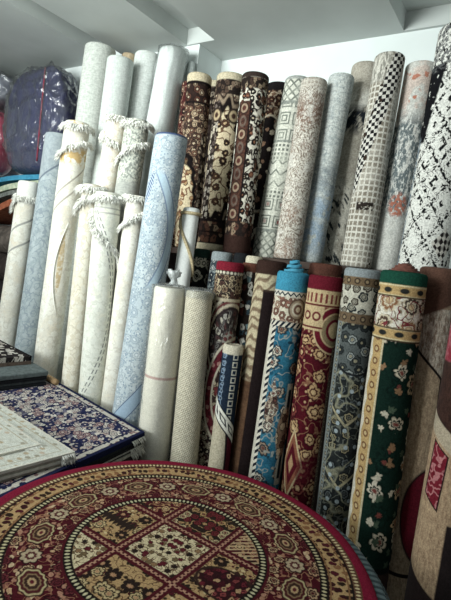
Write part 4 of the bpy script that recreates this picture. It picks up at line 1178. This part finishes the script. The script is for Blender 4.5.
o2 = empty('fringe_holder', (0, 0, 0)); bpy.data.objects.remove(o2)
mb = MB(); rn = random.Random(4)
for j in range(520):
    a = 2*pi*j/520; p = Vector((.546*cos(a), .546*sin(a), .732))
    strand(mb, p, Vector((cos(a+.5), sin(a+.5), -.5)), .016*rn.uniform(.7, 1.2), .0016, rn)
mb.build('fringe', plain('teal_fringe', (120, 140, 142), (70, 86, 92), 90), o, fix=False)
o = round_rug('round_rug', .50, .705, .724, plain('brown_round_edge', (70, 50, 44), (54, 40, 36), 60), seed=3); o.location = (RC.x, RC.y, 0)
tag(o, 'dark brown round rug lowest of the three stacked in front', 'rug')
stand(RC.x, RC.y, .62, .62, .703, 'low wooden stand under the round rugs')

# ------------------------------------------------------------------ bagged bundles and pile at the far left
from mathutils import noise as mnoise
def blob(name, cx, cy, cz, a, b, c, mat, parent, e=.55, infl=0.0, amp=.03, seed=0, nu=64, nv=40, crease=0.0):
    mb = MB(); rn = random.Random(seed); ph = [rn.uniform(0, 6.3) for _ in range(8)]
    sg = lambda v, p: math.copysign(abs(v)**p, v)
    rows = []
    for i in range(nv+1):
        la = -pi/2+pi*i/nv
        row = []
        for j in range(nu):
            lo = 2*pi*j/nu
            x = sg(cos(la), e)*sg(cos(lo), e); y = sg(cos(la), e)*sg(sin(lo), e); z = sg(sin(la), e)
            d = 1+amp*(sin(3*lo+ph[0]+2*la)+.6*sin(5*la+ph[1]+lo)+.5*sin(7*lo+4*la+ph[2]))
            k = infl
            if crease:
                p = Vector((x*a*9+seed, y*b*9, z*c*9+x*a*6))
                k += crease*(1-min(1, abs(mnoise.noise(p))*3.2))+crease*.6*(1-min(1, abs(mnoise.noise(p*2.3))*3))
            if z < -.6: d = 1; k = infl
            row.append(mb.vert((cx+(a*d+k)*x, cy+(b*d+k)*y, cz+(c*(d if z > 0 else 1)+(k if z > 0 else infl*.1))*z)))
        rows.append(row)
    for r0, r1 in zip(rows, rows[1:]):
        for j in range(nu): mb.face((r0[j], r0[(j+1) % nu], r1[(j+1) % nu], r1[j]))
    return mb.build(name, mat, parent)
m_navy = plain('navy_quilt', (44, 47, 104), (33, 36, 82), 9, .8)
m_pink = plain('pink_quilt', (232, 84, 120), (210, 64, 100), 9, .8)
m_bag = film('plastic_bag_film', haze=.035, amount=.6, crinkle=11)
def bundle(label, x0, x1, y0, y1, z0, z1, mat, seed, stripe=None):
    cx, cy, cz = (x0+x1)/2, (y0+y1)/2, (z0+z1)/2
    root = empty('bagged_bundle', (cx, cy, z0), label, 'bundle', 'plastic bagged bundles on the far left pile')
    A, B_, C_ = (x1-x0)/2-.03, (y1-y0)/2-.02, (z1-z0)/2-.012
    blob('quilt', 0, 0, cz-z0, A, B_, C_, mat, root, .62, 0, .03, seed)
    f = blob('plastic_bag', 0, 0, cz-z0, A, B_, C_, m_bag, root, .62, .006, .03, seed, 200, 130, .016)
    if stripe is not None:
        mb = MB(); pts = []
        for i in range(24):
            la = -.7+2.0*i/23; sg = lambda v, p: math.copysign(abs(v)**p, v)
            lo = -pi/2+stripe; x = sg(cos(la), .62)*sg(cos(lo), .62); y = sg(cos(la), .62)*sg(sin(lo), .62); z = sg(sin(la), .62)
            pts.append((A*1.0*x+.0, (B_*1.02+.004)*y, cz-z0+C_*1.01*z))
        mb.tube(pts, .006, 6); mb.build('red_piping', plain('red_piping', (170, 50, 78)), root)
    return root
bundle('big navy quilted bundle in clear plastic with a red seam', -3.655, -2.94, 2.06, 2.37, 1.952, 2.76, m_navy, 3, .42)
bundle('second navy plastic bagged bundle tucked behind the tallest grey roll', -2.92, -2.60, 2.215, 2.375, 1.952, 2.80, m_navy, 5)
bundle('bright pink bundle in clear plastic at the far left edge', -4.3, -3.67, 2.04, 2.36, 1.952, 2.50, m_pink, 6)
bundle('pale translucent plastic bundle sitting on top of the bright pink one', -4.3, -3.68, 2.06, 2.36, 2.503, 2.79, plain('pale_quilt', (150, 152, 166), (120, 124, 142), 9, .8), 8)
# draped rugs under the bundles, then dark rolls lying down
def drape(label, z, t, x1, mat, drop):
    mb = MB(); n = 30; y0, y1 = 2.035, 2.37
    def prof(f):     # f 0 at the right end on top, sagging to the left
        x = x1-(4.3+x1)*f
        return x, z-drop*(1-cos(min(1, f*1.35)*pi))*.5 - .05*max(0, 1-f*14)
    rows = []
    for i in range(n+1):
        f = i/n; x, zz = prof(f)
        rows.append([mb.vert((x, y0+.012*sin(i*.5), zz)), mb.vert((x, y1, zz)), mb.vert((x, y1, zz+t)), mb.vert((x, y0+.012*sin(i*.5), zz+t))])
    for a, b in zip(rows, rows[1:]):
        for j in range(4): mb.face((a[j], a[(j+1) % 4], b[(j+1) % 4], b[j]))
    mb.face(rows[0]); mb.face(rows[-1][::-1])
    off = (x1, 2.2, z); o = mb.build('folded_rug', mat, None, False, off); o.location = off
    return tag(o, label, 'rug', 'folded rugs under the bagged bundles')
drape('bright teal rug draped directly under the bagged bundles', 1.915, .034, -2.86, plain('teal_cloth', (50, 150, 190), (38, 126, 168), 40), .05)
drape('cream and green rug edge under the draped teal rug', 1.87, .04, -2.87, plain('cream_green', (196, 200, 170), (150, 170, 140), 30), .10)
drape('grey striped rug edge between cream and rust rugs at far left', 1.835, .03, -2.875, plain('grey_stripe', (120, 124, 118), (90, 94, 90), 30), .12)
drape('rust orange rug fold sloping down at the far left', 1.78, .05, -2.88, plain('rust_cloth', (172, 88, 52), (140, 66, 40), 30), .2)
for k, (z, r, lab) in enumerate(((1.46, .11, 'grey-brown rug roll lying flat below the rust rug at far left'), (1.24, .11, 'dark brown rug roll lying flat, second down at far left'), (1.02, .11, 'blackish rug roll lying flat, third down at far left'), (.80, .11, 'dark rug roll lying flat near the stack at far left'), (.58, .11, 'brown rug roll lying flat low at far left'), (.36, .11, 'grey rug roll lying flat very low at far left'), (.125, .125, 'bottom rug roll lying on the floor at far left'))):
    if k > 3: continue
    c1 = [(104, 92, 84), (62, 50, 46), (44, 40, 42), (70, 58, 54)][k]
    root = empty('lying_rug_roll', (-3.6, 2.19, z-r), lab, 'rug roll', 'rug rolls lying flat at the far left')
    mb = MB(); mb.tube([(-.7, 0, r), (-.3, 0, r), (.1, 0, r), (.5, 0, r), (.52, 0, r)], [r, r, r, r, r*.94], 36)
    mb.build('rug_body', plain('lying_roll_%d' % k, c1, tuple(int(v*.7) for v in c1), 25), root)
    mb = MB(); N = 150; prev = None
    for i in range(N+1):
        a = 2*pi*7*i/N; q = r*.92-(r*.92-.012)*i/N
        ring = [mb.vert((.518, q*cos(a), r+q*sin(a))), mb.vert((.527, q*cos(a), r+q*sin(a))), mb.vert((.527, (q-.008)*cos(a), r+(q-.008)*sin(a))), mb.vert((.518, (q-.008)*cos(a), r+(q-.008)*sin(a)))]
        if prev:
            for j in range(3): mb.face((prev[j], ring[j], ring[j+1], prev[j+1]))
        prev = ring
    mb.build('rolled_end', m_back, root)
# stand carrying the lying rolls and folds
rk = empty('storage_rack', (-3.55, 2.2, 0), 'wooden storage rack holding lying rolls and folded rugs at far left', 'rack')
for x in (-4.25, -2.96):
    mb = MB(); mb.box(x-.02, x+.02, 2.05, 2.37, 0, 1.56); mb.build('side_panel', m_wood, rk, False, (-3.55, 2.2, 0))
LIGHTS_PLACEHOLDER = 0

# ------------------------------------------------------------------ light
w = bpy.data.worlds.new('world'); scene.world = w; w.use_nodes = True
w.node_tree.nodes['Background'].inputs[0].default_value = (.88, .96, .94, 1)
w.node_tree.nodes['Background'].inputs[1].default_value = .27
def area(name, loc, target, sx, sy, e, col=(.94, 1, .965)):
    l = bpy.data.lights.new(name, 'AREA'); l.shape = 'RECTANGLE'; l.size = sx; l.size_y = sy; l.energy = e; l.color = col
    o = bpy.data.objects.new(name, l); COL.objects.link(o); o.location = loc
    o.rotation_euler = (Vector(target)-Vector(loc)).to_track_quat('-Z', 'Y').to_euler()
    return o
def tube(loc, e, r=.06, col=(.95, 1, .965)):
    l = bpy.data.lights.new('tube_lamp', 'POINT'); l.energy = e; l.shadow_soft_size = r; l.color = col
    o = bpy.data.objects.new('tube_lamp', l); COL.objects.link(o); o.location = loc
for k in range(4): tube((-2.5+.32*k, .35, 2.5), 9)
d_ = area('shop_front_daylight', (-2.2, -2.1, 2.05), (-1.75, 2.3, 2.45), 1.5, 1.2, 40)
d_.data.spread = radians(78)                        # beam narrowed artificially so the lower rolls and round rug get less light

vs = scene.view_settings
scene.display_settings.display_device = 'sRGB'
vs.view_transform = 'Standard'; vs.look = 'None'; vs.gamma = 1; vs.use_curve_mapping = False
vs.exposure = 0.27
